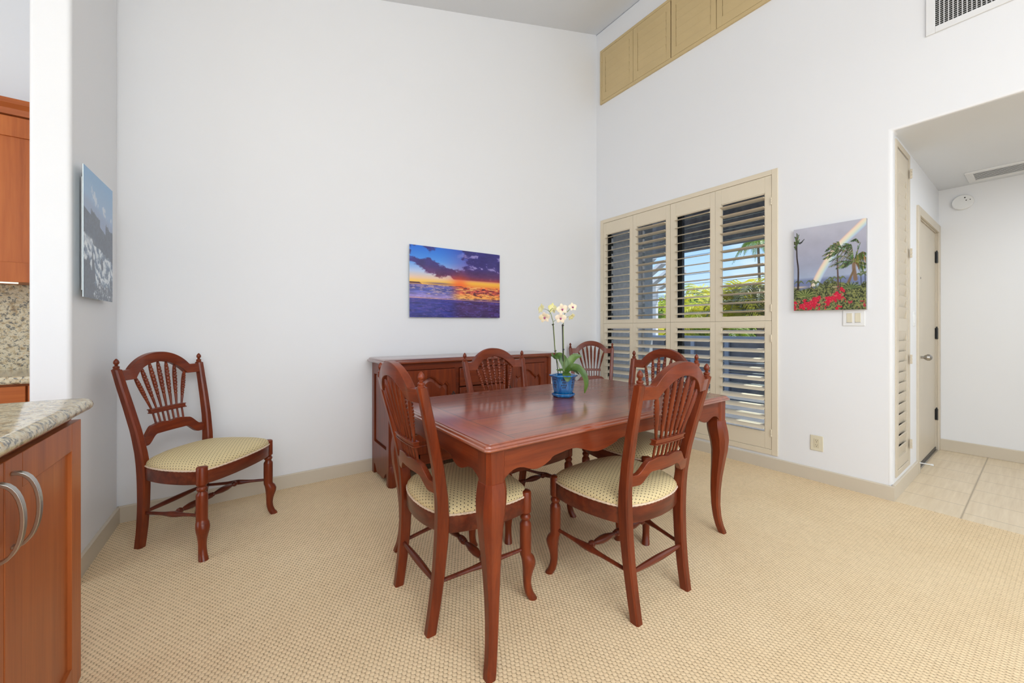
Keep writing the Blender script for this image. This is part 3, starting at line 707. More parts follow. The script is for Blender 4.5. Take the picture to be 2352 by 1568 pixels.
def rainbow(W=230, Hh=300):
    X, Y, img = canvas(W, Hh); asp = W / Hh
    img = grad(Y, [(0, (186, 186, 198)), (.25, (172, 172, 188)), (.45, (158, 162, 182)), (.60, (168, 180, 205)), (.64, (120, 132, 170)), (.72, (112, 122, 160)), (1, (60, 80, 50))])
    img = img * (0.93 + .14 * fbm(W, Hh, 3, 5, 8))[..., None]
    # rainbow band
    cx_ = interp([(0.30, .72), (0.42, .53), (0.62, .30), (1.0, .02)], 80); best = np.full(X.shape, 9.); side = np.zeros(X.shape)
    for i in range(80):
        a, b = cx_[i], cx_[i + 1]; ab = np.array([(b[0] - a[0]) * asp, b[1] - a[1]]); px = (X - a[0]) * asp; py = Y - a[1]
        t_ = np.clip((px * ab[0] + py * ab[1]) / (ab @ ab), 0, 1); dx_ = px - t_ * ab[0]; dy_ = py - t_ * ab[1]; d_ = np.hypot(dx_, dy_)
        s_ = np.sign(ab[0] * dy_ - ab[1] * dx_); up = d_ < best; side = np.where(up, s_ * d_, side); best = np.minimum(best, d_)
    wv = 0.050
    hue = np.clip(side / wv, -1, 1)
    rc = np.stack([np.interp(hue, [-1, -.5, 0, .5, 1], [c[k] for c in ((215, 175, 175), (250, 225, 195), (238, 235, 205), (195, 220, 225), (160, 170, 215))]) for k in range(3)], -1)
    m = (1 - sst(.7, 1.0, np.abs(side) / wv)) * (Y < .72) * .85
    img = img * (1 - m[..., None]) + rc * m[..., None]
    n = fbm(W, Hh, 26, 34, 60, 4, 0.7); n2 = fbm(W, Hh, 60, 80, 66, 3, 0.7)
    # distant palms
    for (x_, y_) in ((.08, .66), (.26, .66), (.33, .68), (.52, .665), (.56, .64), (.67, .64), (.93, .62), (.98, .60)):
        img = stroke(img, X, Y, [(x_, y_), (x_ + .005, y_ + .1)], .004, .004, (70, 75, 70), asp)
        img = palm_head(img, X, Y, x_, y_, [(-.07, .01, .012), (.07, .01, .012), (-.05, -.01, .01), (.05, -.015, .01)], (85, 100, 70), (110, 120, 80), asp)
    # foliage masses
    hillc = np.array((92, 100, 66)) * (0.45 + 1.15 * n)[..., None]
    top = .71 + .04 * np.sin(X * 9) - .03 * (X > .62) + (n - .5) * .10
    m = sst(-.01, .01, Y - top); img = img * (1 - m[..., None]) + hillc * m[..., None]
    m = sst(.52, .60, n2) * sst(0, .02, Y - top); img = mixc(img, (168, 165, 92), m * .55)
    m = sst(.50, .42, n2) * 0 + sst(.56, .64, 1 - n2) * sst(0, .02, Y - top); img = mixc(img, (28, 34, 24), m * .7)
    m = np.exp(-(((X - .10) / .10) ** 2 + ((Y - .715) / .012) ** 2)); img = mixc(img, (225, 200, 165), m * .8)
    m = np.exp(-(((X - .60) / .05) ** 2 + ((Y - .735) / .010) ** 2)); img = mixc(img, (220, 195, 165), m * .7)
    # trunks
    img = stroke(img, X, Y, [(.045, .19), (.05, .35), (.07, .50), (.065, .74)], .008, .012, (52, 40, 38), asp)
    img = stroke(img, X, Y, [(.63, .37), (.63, .5), (.635, .6), (.645, .83)], .007, .011, (95, 75, 70), asp)
    img = stroke(img, X, Y, [(.84, .44), (.845, .55), (.865, .66)], .020, .026, (130, 105, 85), asp)
    img = stroke(img, X, Y, [(.845, .55), (.80, .64), (.77, .70)], .010, .020, (120, 100, 75), asp)
    G1, G2 = (58, 74, 46), (128, 138, 92)
    def fr(pts, L, sd, wind=(-.035, .012), c1=G1, c2=G2):
        nonlocal img; img = feather(img, X, Y, pts, L, c1, c2, asp, wind, sd)
    for k_, e_ in enumerate([(-.03, -.09), (-.05, -.03), (.0, -.13), (.035, -.11), (.045, -.05), (-.04, .03)]):
        fr([(.045, .18), (.045 + e_[0] * .4 + .01, .18 + e_[1] * .8), (.045 + e_[0], .18 + e_[1])], .08, k_, (-.01, .04), (42, 52, 34))
    fr([(.08, .17), (.12, .165), (.16, .135)], .05, 9, (-.03, .02), (34, 40, 34), (50, 56, 48))
    for k_, e_ in enumerate([(-.20, .06), (-.21, .02), (-.17, -.03), (-.12, -.055), (-.05, -.075), (.03, -.085), (.055, -.05), (.02, -.02)]):
        fr([(.63, .345), (.63 + e_[0] * .45, .345 + e_[1] * 1.0 - .035), (.63 + e_[0], .345 + e_[1])], .10, 20 + k_)
    for k_, e_ in enumerate([(-.33, .04), (-.33, -.02), (-.28, -.08), (-.22, -.12), (-.15, -.14), (-.08, -.13), (-.24, .07), (-.16, .06), (-.10, .05)]):
        fr([(.845, .46), (.845 + e_[0] * .45, .46 + e_[1] * 1.05 - .05), (.845 + e_[0], .46 + e_[1])], .15, 40 + k_)
    for k_, e_ in enumerate([(.05, -.17), (.08, -.20), (.03, -.10), (.06, -.06)]):
        fr([(.845, .46), (.885, .46 + e_[1] * .5), (.845 + e_[0], .46 + e_[1])], .07, 60 + k_, (-.01, .03))
    fr([(.91, .26), (.87, .215), (.80, .235)], .06, 66, (-.02, .03))
    for k_, e_ in enumerate([(.17, -.06), (.19, -.01), (.18, .05), (.12, -.05), (.14, .08)]):
        fr([(.855, .46), (.855 + e_[0] * .5, .46 + e_[1] - .03), (.855 + e_[0], .46 + e_[1])], .12, 80 + k_, (.01, .04), (70, 88, 44), (150, 150, 80))
    # agave and bougainvillea
    for k in range(16):
        a = math.pi * k / 15; img = stroke(img, X, Y, [(.80, .76), (.80 + .13 * math.cos(a), .76 - .07 * math.sin(a))], .008, .003, (120, 135, 85) if k % 2 else (60, 75, 45), asp)
        img = stroke(img, X, Y, [(.17, .83), (.17 + .15 * math.cos(a), .83 - .09 * math.sin(a))], .010, .003, (140, 150, 88) if k % 2 else (72, 90, 45), asp)
    rr = .93 - .05 * np.sin((X - .1) * 3.6) - .10 * np.exp(-((X - .66) / .10) ** 2)
    dn = fbm(W, Hh, 16, 22, 120, 4, .7)
    m = (sst(.47, .53, dn + .16 * (1 - sst(0.02, .10, np.abs(Y - rr - .02))) - .10)) * (Y > rr - .06) * (X < .74)
    img = mixc(img, (205, 30, 62), m * .95)
    m = sst(.60, .66, dn) * (Y > .90) * (X > .70); img = mixc(img, (190, 50, 75), m * .8)
    img = mixc(img, (240, 110, 120), sst(.60, .68, n2) * (m > 0).astype(float) * 0 + sst(.62, .70, n2) * (np.abs(Y - rr) < .05) * (X < .72) * .6)
    return img
def surf(W=190, Hh=280):
    X, Y, img = canvas(W, Hh)
    img = grad(Y, [(0, (118, 172, 218)), (.2, (140, 178, 216)), (.4, (150, 172, 208)), (1, (140, 155, 180))])
    n = fbm(W, Hh, 6, 9, 2, 6, .6); n2 = fbm(W, Hh, 16, 20, 31, 5, .7); n3 = fbm(W, Hh, 40, 50, 51, 3, .7)
    cl = np.exp(-((Y - (.155 + .12 * X)) / .055) ** 2)
    m = sst(.50, .60, n2 * .5 + n * .5 + .22 * cl - .12) * sst(.15, .3, X); img = mixc(img, (214, 222, 234), m * .8)
    m = sst(.02, .10, Y - (.16 + .12 * X)); img = mixc(img, (140, 156, 190), m * .6)
    hill = .31 + .17 * X - .045 * ((X > .22) & (X < .52)) * (0.6 + n3) - .085 * (X > .72) * (.7 + .6 * n3) + .02 * (n2 - .5)
    land = np.array((66, 82, 104)) * (.70 + .6 * n3)[..., None]
    m = sst(-.003, .003, Y - hill); img = img * (1 - m[..., None]) + land * m[..., None]
    # breaking water: warped streaks running down to the right
    wx = X + .10 * (n - .5); wy = Y - .30 * X + .16 * (n2 - .5)
    st = .5 + .5 * np.sin(wy * 58 + 9 * n + 3 * np.sin(wx * 9)); foam = sst(.30, .75, .45 * st + .75 * n2 - .05)
    sea = np.array((86, 112, 144)) * (1 - foam[..., None]) + np.array((228, 236, 242)) * foam[..., None]
    top = .505 + .13 * X + (n - .5) * .14
    m = sst(-.005, .015, Y - top); img = img * (1 - m[..., None]) + sea * m[..., None]
    m = np.exp(-(((X - .12) / .17) ** 2 + ((Y - .56) / .035) ** 2)); img = mixc(img, (232, 238, 242), m * .8)
    ed = .69 + .95 * np.maximum(X - .14, 0) + (n2 - .5) * .16 - .03 * (n3 - .5)
    rock = np.maximum(sst(0, .012, Y - ed), sst(.88, .90, Y + (n2 - .5) * .14) * .9)
    rc = np.array((70, 84, 104)) * (.70 + .6 * n3)[..., None]
    img = img * (1 - rock[..., None]) + rc * rock[..., None]
    for x_, y0__, y1__, w_ in ((.27, .64, .82, .030), (.31, .70, .84, .035), (.58, .665, .725, .035), (.50, .83, .88, .040), (.92, .80, .87, .050)):
        img = stroke(img, X, Y, [(x_, y0__), (x_ + .02, y1__)], w_ * .4, w_, (74, 88, 108), W / Hh)
    m = sst(.56, .64, n3 * .6 + n2 * .4) * (Y > .86) * (X > .30); img = mixc(img, (225, 230, 238), m * .85)
    return img

def picture(name, label, img, fn, w, h, mat, thick, edge, parent_loc, backing=None):
    """fn(a, b, depth): a in 0..1 left-right as seen, b 0..1 top-down; returns local point"""
    g = thing(name, label, 'picture', parent_loc)
    Hh, W = img.shape[:2]
    L = np.where(img / 255 <= .04045, img / 255 / 12.92, ((np.clip(img, 0, 255) / 255 + .055) / 1.055) ** 2.4); L = np.clip(L, 0, 1)
    vs = []; 
    for j in range(Hh):
        for i in range(W): vs.append(fn(i / (W - 1), j / (Hh - 1), thick))
    fs = [(j * W + i, (j + 1) * W + i, (j + 1) * W + i + 1, j * W + i + 1) for j in range(Hh - 1) for i in range(W - 1)]
    me = bpy.data.meshes.new(name + '_print'); me.from_pydata(vs, [], fs); me.materials.append(mat)
    at = me.color_attributes.new('paint', 'FLOAT_COLOR', 'POINT')
    at.data.foreach_set('color', np.concatenate([L.reshape(-1, 3), np.ones((W * Hh, 1))], 1).astype(np.float32).ravel())
    o = bpy.data.objects.new('printed_face', me); C.objects.link(o); o.parent = g
    e0 = thick - 0.0004
    mb = MB()
    vs = [fn(a, b, d_) for d_ in (edge[0], e0) for a, b in ((0, 0), (1, 0), (1, 1), (0, 1))]
    mb.add(vs, [(0, 1, 2, 3), (4, 5, 6, 7), (0, 1, 5, 4), (1, 2, 6, 5), (2, 3, 7, 6), (3, 0, 4, 7)])
    mb.build('panel', edge[1], g, smooth=False)
    if backing:
        a0, a1, b0, b1 = backing; vs = [fn(a, b, d_) for d_ in (0, edge[0]) for a, b in ((a0, b0), (a1, b0), (a1, b1), (a0, b1))]
        MB().add(vs, [(0, 1, 2, 3), (4, 5, 6, 7), (0, 1, 5, 4), (1, 2, 6, 5), (2, 3, 7, 6), (3, 0, 4, 7)]).build('backing', M['white'], g, smooth=False)
    return g
tw = R_(-0.35)
picture('sunset_picture', 'frameless glossy print of a purple and orange ocean sunset on the back wall', sunset(),
        lambda a, b, d_: (-0.467 + 0.934 * a, -d_, (0.3145 - 0.629 * b) + (a - .5) * 0.010), .94, .63, M['print_gloss'], 0.030, (0.0262, M['edge_w']), (1.662, YB, 1.578), (0.06, 0.94, 0.08, 0.92))
picture('rainbow_picture', 'canvas print of a rainbow, wind-blown palms and red flowers', rainbow(),
        lambda a, b, d_: (-d_, 0.213 - 0.426 * a, (0.317 - 0.634 * b) + (.5 - a) * .006), .43, .63, M['print_canvas'], 0.030, (0.0, M['canvas_edge']), (XR, 0.937, 1.613))
picture('surf_picture', 'frameless tall print of rocks and white surf on the left stub wall', surf(),
        lambda a, b, d_: (d_ + a * 0.013, -0.215 + 0.42 * a, 0.302 - 0.604 * b), .42, .6, M['print_gloss'], 0.030, (0.0262, M['edge_w']), (-0.602, 2.757, 1.602), (0.20, 0.92, 0.06, 0.94))

# ------------------------------------------------------------------ kitchen
def rect_door(parent, name, fn, a0, a1, z0, z1, mats, stile=0.065, th=0.02, rail=None):
    """shaker door; fn(a, depth, z) -> point ; depth 0 = back plane, positive outward"""
    rail = rail or stile
    mb = MB()
    def bx(a, b, c_, d_, e0, e1):
        vs = [fn(*p) for p in ((a, e0, c_), (b, e0, c_), (b, e0, d_), (a, e0, d_), (a, e1, c_), (b, e1, c_), (b, e1, d_), (a, e1, d_))]
        mb.add(vs, [(0, 1, 2, 3), (4, 5, 6, 7), (0, 1, 5, 4), (1, 2, 6, 5), (2, 3, 7, 6), (3, 0, 4, 7)])
    bx(a0, a0 + stile, z0, z1, 0, th); bx(a1 - stile, a1, z0, z1, 0, th)
    bx(a0 + stile, a1 - stile, z0, z0 + rail, 0, th); bx(a0 + stile, a1 - stile, z1 - rail, z1, 0, th)
    o = mb.build(name, mats[0], parent, bevel=0.0015)
    mb = MB(); bx(a0 + stile, a1 - stile, z0 + rail, z1 - rail, 0, th - 0.010); mb.build('door_panel', mats[0], o)
    return o
# island
isl = thing('kitchen_island', 'cherry wood island cabinet in the left foreground under the granite top', 'cabinet', (0, 0, 0))
fx_ = -0.446
MB().box(-1.3, fx_, 0.15, 1.862, 0.0, 0.858).build('cabinet_body', M['kwood'], isl, bevel=0.002)
fi = lambda a, d_, z: (fx_ + d_, a, z)
dA = rect_door(isl, 'door', fi, 1.352, 1.858, 0.004, 0.855, [M['kwood']], 0.085, 0.022)
dB = rect_door(isl, 'door', fi, 0.88, 1.346, 0.004, 0.855, [M['kwood']], 0.085, 0.022)
dC = rect_door(isl, 'door', fi, 0.41, 0.874, 0.004, 0.855, [M['kwood']], 0.085, 0.022)
for dd_, yy in ((dA, 1.384), (dB, 1.300)):
    pts = [(fx_ + 0.022 + 0.042 * math.sin(math.pi * k / 16) ** 0.8, yy, 0.735 + 0.085 * math.cos(math.pi * k / 16)) for k in range(17)]
    mb = MB(); rings = []
    for k, p in enumerate(pts):
        a_ = Vector(pts[min(k + 1, 16)]) - Vector(pts[max(k - 1, 0)]); a_.normalize(); nn = Vector((0, 1, 0)).cross(a_).normalized(); P = Vector(p)
        rings.append([P + Vector((0, sy * 0.008, 0)) + nn * sx * 0.0035 for sy, sx in ((-1, -1), (1, -1), (1, 1), (-1, 1))])
    mb.loft(rings); mb.build('handle', M['nickel'], dd_, bevel=0.001)
def rounded_slab(x0, x1, y0, y1, z0, z1, r, er, round_corners=('ne',)):
    """slab with half-round edge; corner radius r at the far-right corner"""
    def outline(ins):
        pts = []
        X1, Y1 = x1 - ins, y1 - ins; rr = max(r - ins, 0.002)
        pts += [(x0, y0), (X1, y0)]
        for k in range(13):
            a = math.pi / 2 * k / 12; pts.append((X1 - rr + rr * math.cos(a), Y1 - rr + rr * math.sin(a)))
        pts += [(x0, Y1)]
        return pts
    mb = MB(); rings = []; zc_ = (z0 + z1) / 2; hh = (z1 - z0) / 2
    for k in range(9):
        a = -math.pi / 2 + math.pi * k / 8
        rings.append([(x, y, zc_ + hh * math.sin(a)) for x, y in outline(er * (1 - math.cos(a)))])
    mb.loft(rings); return mb
tag(rounded_slab(-1.32, -0.394, 0.1, 1.905, 0.882, 0.921, 0.06, 0.02).build('island_countertop', M['granite']), 'polished speckled tan granite countertop on the foreground island', 'countertop')
# dark strip painted as the shaded gap under the countertop
MB().box(-1.28, -0.452, 0.17, 1.85, 0.857, 0.8815).build('under_top_gap', M['dark'], isl)
# wall run: base cabinet, top, splashback, upper cabinet
kb_ = thing('base_cabinet', 'cherry wood kitchen base cabinet with drawers behind the island', 'cabinet', (0, 0, 0))
MB().box(-3.2, -0.74, 3.03, 3.55, 0, 0.875).build('cabinet_body', M['kwood'], kb_)
x = -0.745
for w_ in (0.13, 0.55, 0.55, 0.6):
    f = lambda a, d_, z: (a, 3.03 - d_, z)
    if w_ > 0.2:
        dr = MB().box(x - w_ + 0.004, x - 0.004, 3.010, 3.030, 0.70, 0.865).build('drawer', M['kwoodx'], kb_, bevel=0.002)
        MB().tube([(x - w_ / 2 - .06, 3.01, .78), (x - w_ / 2 - .04, 2.985, .78), (x - w_ / 2 + .04, 2.985, .78), (x - w_ / 2 + .06, 3.01, .78)], 0.005, 8).build('handle', M['nickel'], dr)
        rect_door(kb_, 'door', f, x - w_ + 0.004, x - 0.004, 0.10, 0.69, [M['kwood']])
    else:
        MB().box(x - w_ + 0.004, x - 0.002, 3.012, 3.030, 0.10, 0.865).build('filler_panel', M['kwood'], kb_, bevel=0.002)
    x -= w_
tag(MB().box(-3.22, -0.738, 2.985, 3.555, 0.877, 0.917).build('kitchen_countertop', M['granite'], bevel=0.012, seg=3), 'granite counter against the kitchen wall behind the island', 'countertop')
struct(MB().box(-3.2, -0.74, 3.535, 3.56, 0.917, 1.42).build('trim_1', M['granite'], smooth=False))
uc = thing('upper_cabinet', 'cherry wood wall cabinet hung in the kitchen on the far left', 'cabinet', (0, 0, 0))
MB().box(-3.2, -0.74, 3.225, 3.55, 1.415, 2.31).build('cabinet_body', M['kwood'], uc)
x = -0.745
for w_ in (0.55, 0.55, 0.6):
    rect_door(uc, 'door', lambda a, d_, z: (a, 3.225 - d_, z), x - w_ + .003, x - .003, 1.405, 2.285, [M['kwood']], 0.062, 0.022, 0.105); x -= w_
mb = MB(); pr = [(3.225, 2.295), (3.20, 2.295), (3.195, 2.325), (3.175, 2.345), (3.175, 2.372), (3.225, 2.372)]
mb.loft([[(xx, a, b) for a, b in pr] for xx in (-3.2, -0.74)]); mb.build('crown', M['kwoodx'], uc, smooth=False)
MB().box(-1.9, -0.985, 3.27, 3.29, 1.402, 1.413).build('light_strip', M['glow'], uc)

# ------------------------------------------------------------------ dining chair
def ring8(cx, cy, z, wx, wy, ch=0.006):
    a, b = wx / 2, wy / 2
    return [(cx + x, cy + y, z) for x, y in ((a - ch, -b), (a, -b + ch), (a, b - ch), (a - ch, b), (-a + ch, b), (-a, b - ch), (-a, -b + ch), (-a + ch, -b))]
PZ = [0, .10, .22, .34, .42, .50, .62, .75, .86, .944]
PX = [.173, .175, .180, .186, .190, .196, .206, .218, .228, .2345]
PY = [0, .016, .030, .038, .040, .036, .018, -.012, -.040, -.060]
def back_y(z): return lin(PZ, PY, z)
def bow(x): return 0.030 * (1 - (x / 0.235) ** 2)
SEAT = [(0, .462), (.08, .459), (.16, .449), (.205, .436), (.236, .415), (.252, .36), (.256, .30), (.250, .22), (.236, .15), (.214, .085), (.185, .045), (.12, .018), (.06, .006), (0, .002)]
def seat_outline(k=1.0, n=56):
    right = interp([(x, y) for x, y in SEAT], n // 2)
    full = [tuple(p) for p in right] + [(-p[0], p[1]) for p in right[::-1][1:-1]]
    cy = 0.235
    return [(x * k, cy + (y - cy) * k) for x, y in full]
def make_chair():
    g = thing('dining_chair', 'chair', 'chair')
    for s in (-1, 1):
        mb = MB(); rings = []
        for k in range(25):
            z = 0.944 * k / 24
            w = lin([0, .2, .42, .6, .944], [.036, .038, .040, .036, .033], z); dpt = lin([0, .2, .42, .6, .944], [.040, .044, .050, .042, .036], z)
            rings.append(ring8(s * lin(PZ, PX, z), back_y(z), z, w, dpt))
        rings.append(ring8(s * .2345, -.060, .9455, .024, .026, .004))
        leg = mb.loft(rings).build('rear_leg', M['cherry'], g)
        fz = .944
        MB().lathe([(.0145, 0), (.0150, .003), (.0115, .007), (.0135, .012), (.0125, .017), (.0062, .0205), (.0078, .0235), (.0062, .026), (.0100, .0295), (.0120, .0345), (.0118, .040), (.0098, .0465), (.0062, .052), (.0028, .0558), (.0003, .0575)], (s * .2345, -.062, fz), 16).build('finial', M['cherry'], leg)
    # crest rail
    crest_in = lambda a: .886 + (math.sqrt(max(0, .1725 ** 2 - a * a)) - .0905 if a < .1468 else 0)
    fn = lambda p, d_: (p[0], back_y(p[1]) - bow(p[0]) + d_, p[1])
    N = 60; lo = []; hi = []
    for k in range(N + 1):
        x = -0.222 + 0.444 * k / N; ax_ = abs(x)
        top = .938 + (math.sqrt(.2115 ** 2 - ax_ ** 2) - .1258 if ax_ < .170 else 0)
        bot = crest_in(ax_)
        lo.append((x, bot)); hi.append((x, top))
    MB().strip_solid(lo, hi, fn, -0.016, 0.016).build('crest_rail', M['cherryx'], g, bevel=0.002)
    # lower back rail
    lo = []; hi = []
    for k in range(N + 1):
        x = -0.196 + 0.392 * k / N; ax_ = abs(x); f = float(sst(.168, .105, ax_))
        hi.append((x, .578 + .050 * f + (.008 * math.sin(min(1, ax_ / .1) * math.pi) if ax_ < .1 else 0))); lo.append((x, .532 + .046 * float(sst(.150, .085, ax_)) ))
    MB().strip_solid(lo, hi, fn, -0.011, 0.011).build('lower_rail', M['cherryx'], g, bevel=0.002)
    # tie bar
    lo = [(x, .694) for x in np.linspace(-.099, .099, 13)]; hi = [(x, .708) for x in np.linspace(-.099, .099, 13)]
    mb = MB().strip_solid(lo, hi, fn, -0.011, 0.011)
    for z0, z1 in ((.689, .694), (.708, .713)): mb.strip_solid([(x, z0) for x in np.linspace(-.102, .102, 13)], [(x, z1) for x in np.linspace(-.102, .102, 13)], fn, -0.014, 0.014)
    mb.build('tie_bar', M['cherryx'], g, bevel=0.001)
    # spindles with carved wheat ears on the front side
    for k in range(-3, 4):
        xt = k * .0470; xm = k * .0282; xb = k * .0262
        zt = crest_in(abs(xt)) + .004
        P0 = Vector((xb, back_y(.60) - bow(xb), .615)); P1 = Vector((xm, back_y(.70) - bow(xm), .70)); P2 = Vector((xt, back_y(zt) - bow(xt), zt))
        rings = []; n = 12
        def ringat(p, r, notch):
            out = []
            for j in range(n):
                a = 2 * math.pi * j / n; cx_, sy_ = math.cos(a), math.sin(a); rr = r
                if sy_ > 0.2: rr = r * (1 - notch * (0.30 + .55 * abs(cx_)))
                out.append((p.x + cx_ * rr, p.y + sy_ * rr, p.z))
            return out
        for q in range(7): rings.append(ringat(P0.lerp(P1, q / 6), .0050, 0))
        NR = 66
        for q in range(1, NR + 1):
            t_ = q / NR
            r = lin([0, .12, .30, .50, .75, .90, 1], [.0048, .0055, .0075, .0105, .0115, .0095, .0050], t_)
            nt = 0
            if .26 < t_ < .90:
                ph = ((t_ - .26) / .64 * 9) % 1.0
                nt = .62 if ph > .72 else 0.10 * ph
            rings.append(ringat(P1.lerp(P2, t_), r, nt))
        MB().loft(rings).build('spindle', M['cherry'], g)
    # seat frame
    out = seat_outline(1.0); inn = seat_outline(.90)
    mb = MB(); mb.loft([[(x, y, z) for x, y in o_] for o_, z in ((seat_outline(.99), .372), (out, .376), (out, .434), (seat_outline(.985), .438), (inn, .438), (inn, .372))], caps=False)
    nR = len(out); o_ = 0
    mb.loft([[(x, y, .372) for x, y in inn], [(x, y, .372) for x, y in seat_outline(.99)]], caps=False)
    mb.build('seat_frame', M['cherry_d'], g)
    # cushion
    mb = MB(); rings = []
    for k_, z in ((.965, .434), (.985, .441), (.990, .450), (.975, .460), (.93, .471), (.85, .480), (.74, .488), (.60, .4945), (.44, .499), (.26, .5015), (.10, .5025), (.01, .503)): rings.append([(x, y, z) for x, y in seat_outline(k_)])
    cu = mb.loft(rings).build('seat_cushion', M['fabric'], g, angle=80)
    acc = 0.0; wv = [None] * len(rings)
    for i in range(len(rings) - 1, -1, -1):
        p = Vector(rings[i][0])
        if i < len(rings) - 1: acc += (p - Vector(rings[i + 1][0])).length
        else: acc = .002
        kk = acc / max(abs(p.y - .235), 1e-4); wv[i] = [(q[0] * kk, (q[1] - .235) * kk, 0) for q in rings[i]]
    a_ = cu.data.attributes.new('weave', 'FLOAT_VECTOR', 'POINT'); a_.data.foreach_set('vector', [c for r in wv for q in r for c in q])
    mb = MB(); ol = seat_outline(.992, 160); rings = []; nn = len(ol)
    for i in range(nn + 1):
        p = ol[i % nn]; q = ol[(i + 1) % nn]; t_ = Vector((q[0] - p[0], q[1] - p[1], 0)).normalized(); nrm = Vector((t_.y, -t_.x, 0)); r = .0036 if i % 2 else .0050
        rings.append([Vector((p[0], p[1], .4415)) + nrm * r * math.cos(2 * math.pi * j / 6) + Vector((0, 0, r * math.sin(2 * math.pi * j / 6))) for j in range(6)])
    mb.loft(rings, caps=False).build('piping', M['pipe'], cu)
    # front legs
    prof = [(.463, .0003, 0), (.4625, .017, 0), (.459, .0225, 0), (.455, .0245, 0), (.372, .0245, 0), (.367, .0200, 0), (.362, .0165, 0), (.356, .0215, 0), (.350, .0235, 0), (.343, .0215, 0), (.337, .0165, 0), (.331, .0185, 0), (.324, .0235, 0), (.318, .0250, 0),
            (.26, .0250, 0), (.198, .0245, .000), (.190, .0250, .001), (.180, .0280, .008), (.160, .0300, .014), (.140, .0280, .014), (.118, .0230, .011), (.095, .0195, .008), (.070, .0178, .007), (.045, .0180, .010), (.022, .0190, .017), (.008, .0205, .026), (0, .0205, .030)]
    for s in (-1, 1):
        bx_, by_ = s * .231, .411; mb = MB(); n = 16
        mb.loft([[(bx_ + s * off * .55 + r * math.cos(2 * math.pi * j / n), by_ + off * .83 + r * math.sin(2 * math.pi * j / n), z) for j in range(n)] for z, r, off in prof])
        mb.build('front_leg', M['cherry'], g)
    # stretchers
    for s in (-1, 1):
        a = Vector((s * .177, .020, .186)); b = Vector((s * .231, .405, .214)); n_ = 18
        path = [a.lerp(b, k / n_) for k in range(n_ + 1)]
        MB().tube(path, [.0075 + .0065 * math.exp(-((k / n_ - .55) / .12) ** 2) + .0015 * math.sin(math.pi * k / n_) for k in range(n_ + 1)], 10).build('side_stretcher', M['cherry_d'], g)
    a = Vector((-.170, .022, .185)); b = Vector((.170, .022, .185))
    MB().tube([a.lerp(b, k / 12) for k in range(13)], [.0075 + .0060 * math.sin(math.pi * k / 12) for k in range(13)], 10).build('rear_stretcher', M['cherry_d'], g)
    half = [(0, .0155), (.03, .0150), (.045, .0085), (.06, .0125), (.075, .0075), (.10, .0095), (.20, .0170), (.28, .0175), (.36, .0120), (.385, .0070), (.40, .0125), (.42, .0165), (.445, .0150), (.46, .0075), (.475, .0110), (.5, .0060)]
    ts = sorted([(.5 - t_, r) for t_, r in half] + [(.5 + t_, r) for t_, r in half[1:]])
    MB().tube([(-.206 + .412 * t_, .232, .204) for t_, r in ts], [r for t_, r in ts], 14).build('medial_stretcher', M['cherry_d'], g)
    return g
proto = make_chair()
def copy_tree(o, parent=None):
    c = o.copy(); C.objects.link(c)
    if parent: c.parent = parent
    for ch in [x for x in bpy.data.objects if x.parent == o and x is not c]: copy_tree(ch, c)
    return c
chairs = [('wheat-back dining chair standing alone in the left corner of the room', -0.312, 2.919, -130.6),
          ('wheat-back dining chair tucked in at the left end of the table', .589, 1.528, -89.7),
          ('dining chair in the right foreground with its back to us at the near table side', 1.443, .933, -0.6),
          ('dining chair on the far side of the table, in front of the sideboard', 1.424, 2.127, 181.0),
          ('dining chair in the far corner between the sideboard and shuttered window', 3.215, 2.955, 139.0),
          ('dining chair at the right end of the table beside the shuttered window', 2.224, 1.478, 87.5)]
kids = list(chairs)
others = []
for i, (lab, x, y, r) in enumerate(kids[1:]):
    others.append((copy_tree(proto), lab, x, y, r))
others.insert(0, (proto, *kids[0]))
for o, lab, x, y, r in others:
    o.location = (x, y, 0); o.rotation_euler = (0, 0, R_(r)); o['label'] = lab; o['group'] = 'matching dining chairs'; o['category'] = 'chair'

# ------------------------------------------------------------------ dining table
TX0, TX1, TY0, TY1 = 0.640, 2.266, 1.034, 2.000; TCX, TCY = (TX0 + TX1) / 2, (TY0 + TY1) / 2
tb = thing('dining_table', 'large cherry wood dining table with curved legs and scalloped apron', 'table', (TCX, TCY, 0))
hx, hy = (TX1 - TX0) / 2, (TY1 - TY0) / 2
def rrect(hx, hy, r, n=5):
    pts = []
    for cx_, cy_, a0 in ((hx - r, hy - r, 0), (-hx + r, hy - r, 90), (-hx + r, -hy + r, 180), (hx - r, -hy + r, 270)):
        for k in range(n + 1): a = R_(a0 + 90 * k / n); pts.append((cx_ + r * math.cos(a), cy_ + r * math.sin(a)))
    return pts
mb = MB()
mb.loft([[(x, y, z) for x, y in rrect(hx - i_, hy - i_, max(.020 - i_ * .4, .004))] for i_, z in
         ((.012, .7530), (.004, .7532), (.0008, .7555), (0, .7590), (.0010, .7625), (.0045, .7648), (.0072, .7652), (.0076, .7672), (.0092, .7715), (.0135, .7742), (.0150, .7745), (.0154, .7772), (.0185, .7780))])
mb.build('tabletop', M['ttop'], tb, angle=25)
def apron_curve(L, pts):
    """pts: symmetric control list (distance from leg, z); returns lo/hi polylines along -L/2..L/2"""
    left = interp(pts, 60); xs = [-L / 2 + p[0] for p in left]; zs = [p[1] for p in left]
    lo = [(x, z) for x, z in zip(xs, zs)] + [(-x, z) for x, z in list(zip(xs, zs))[::-1][1:]]
    return lo, [(x, .7530) for x, z in lo]
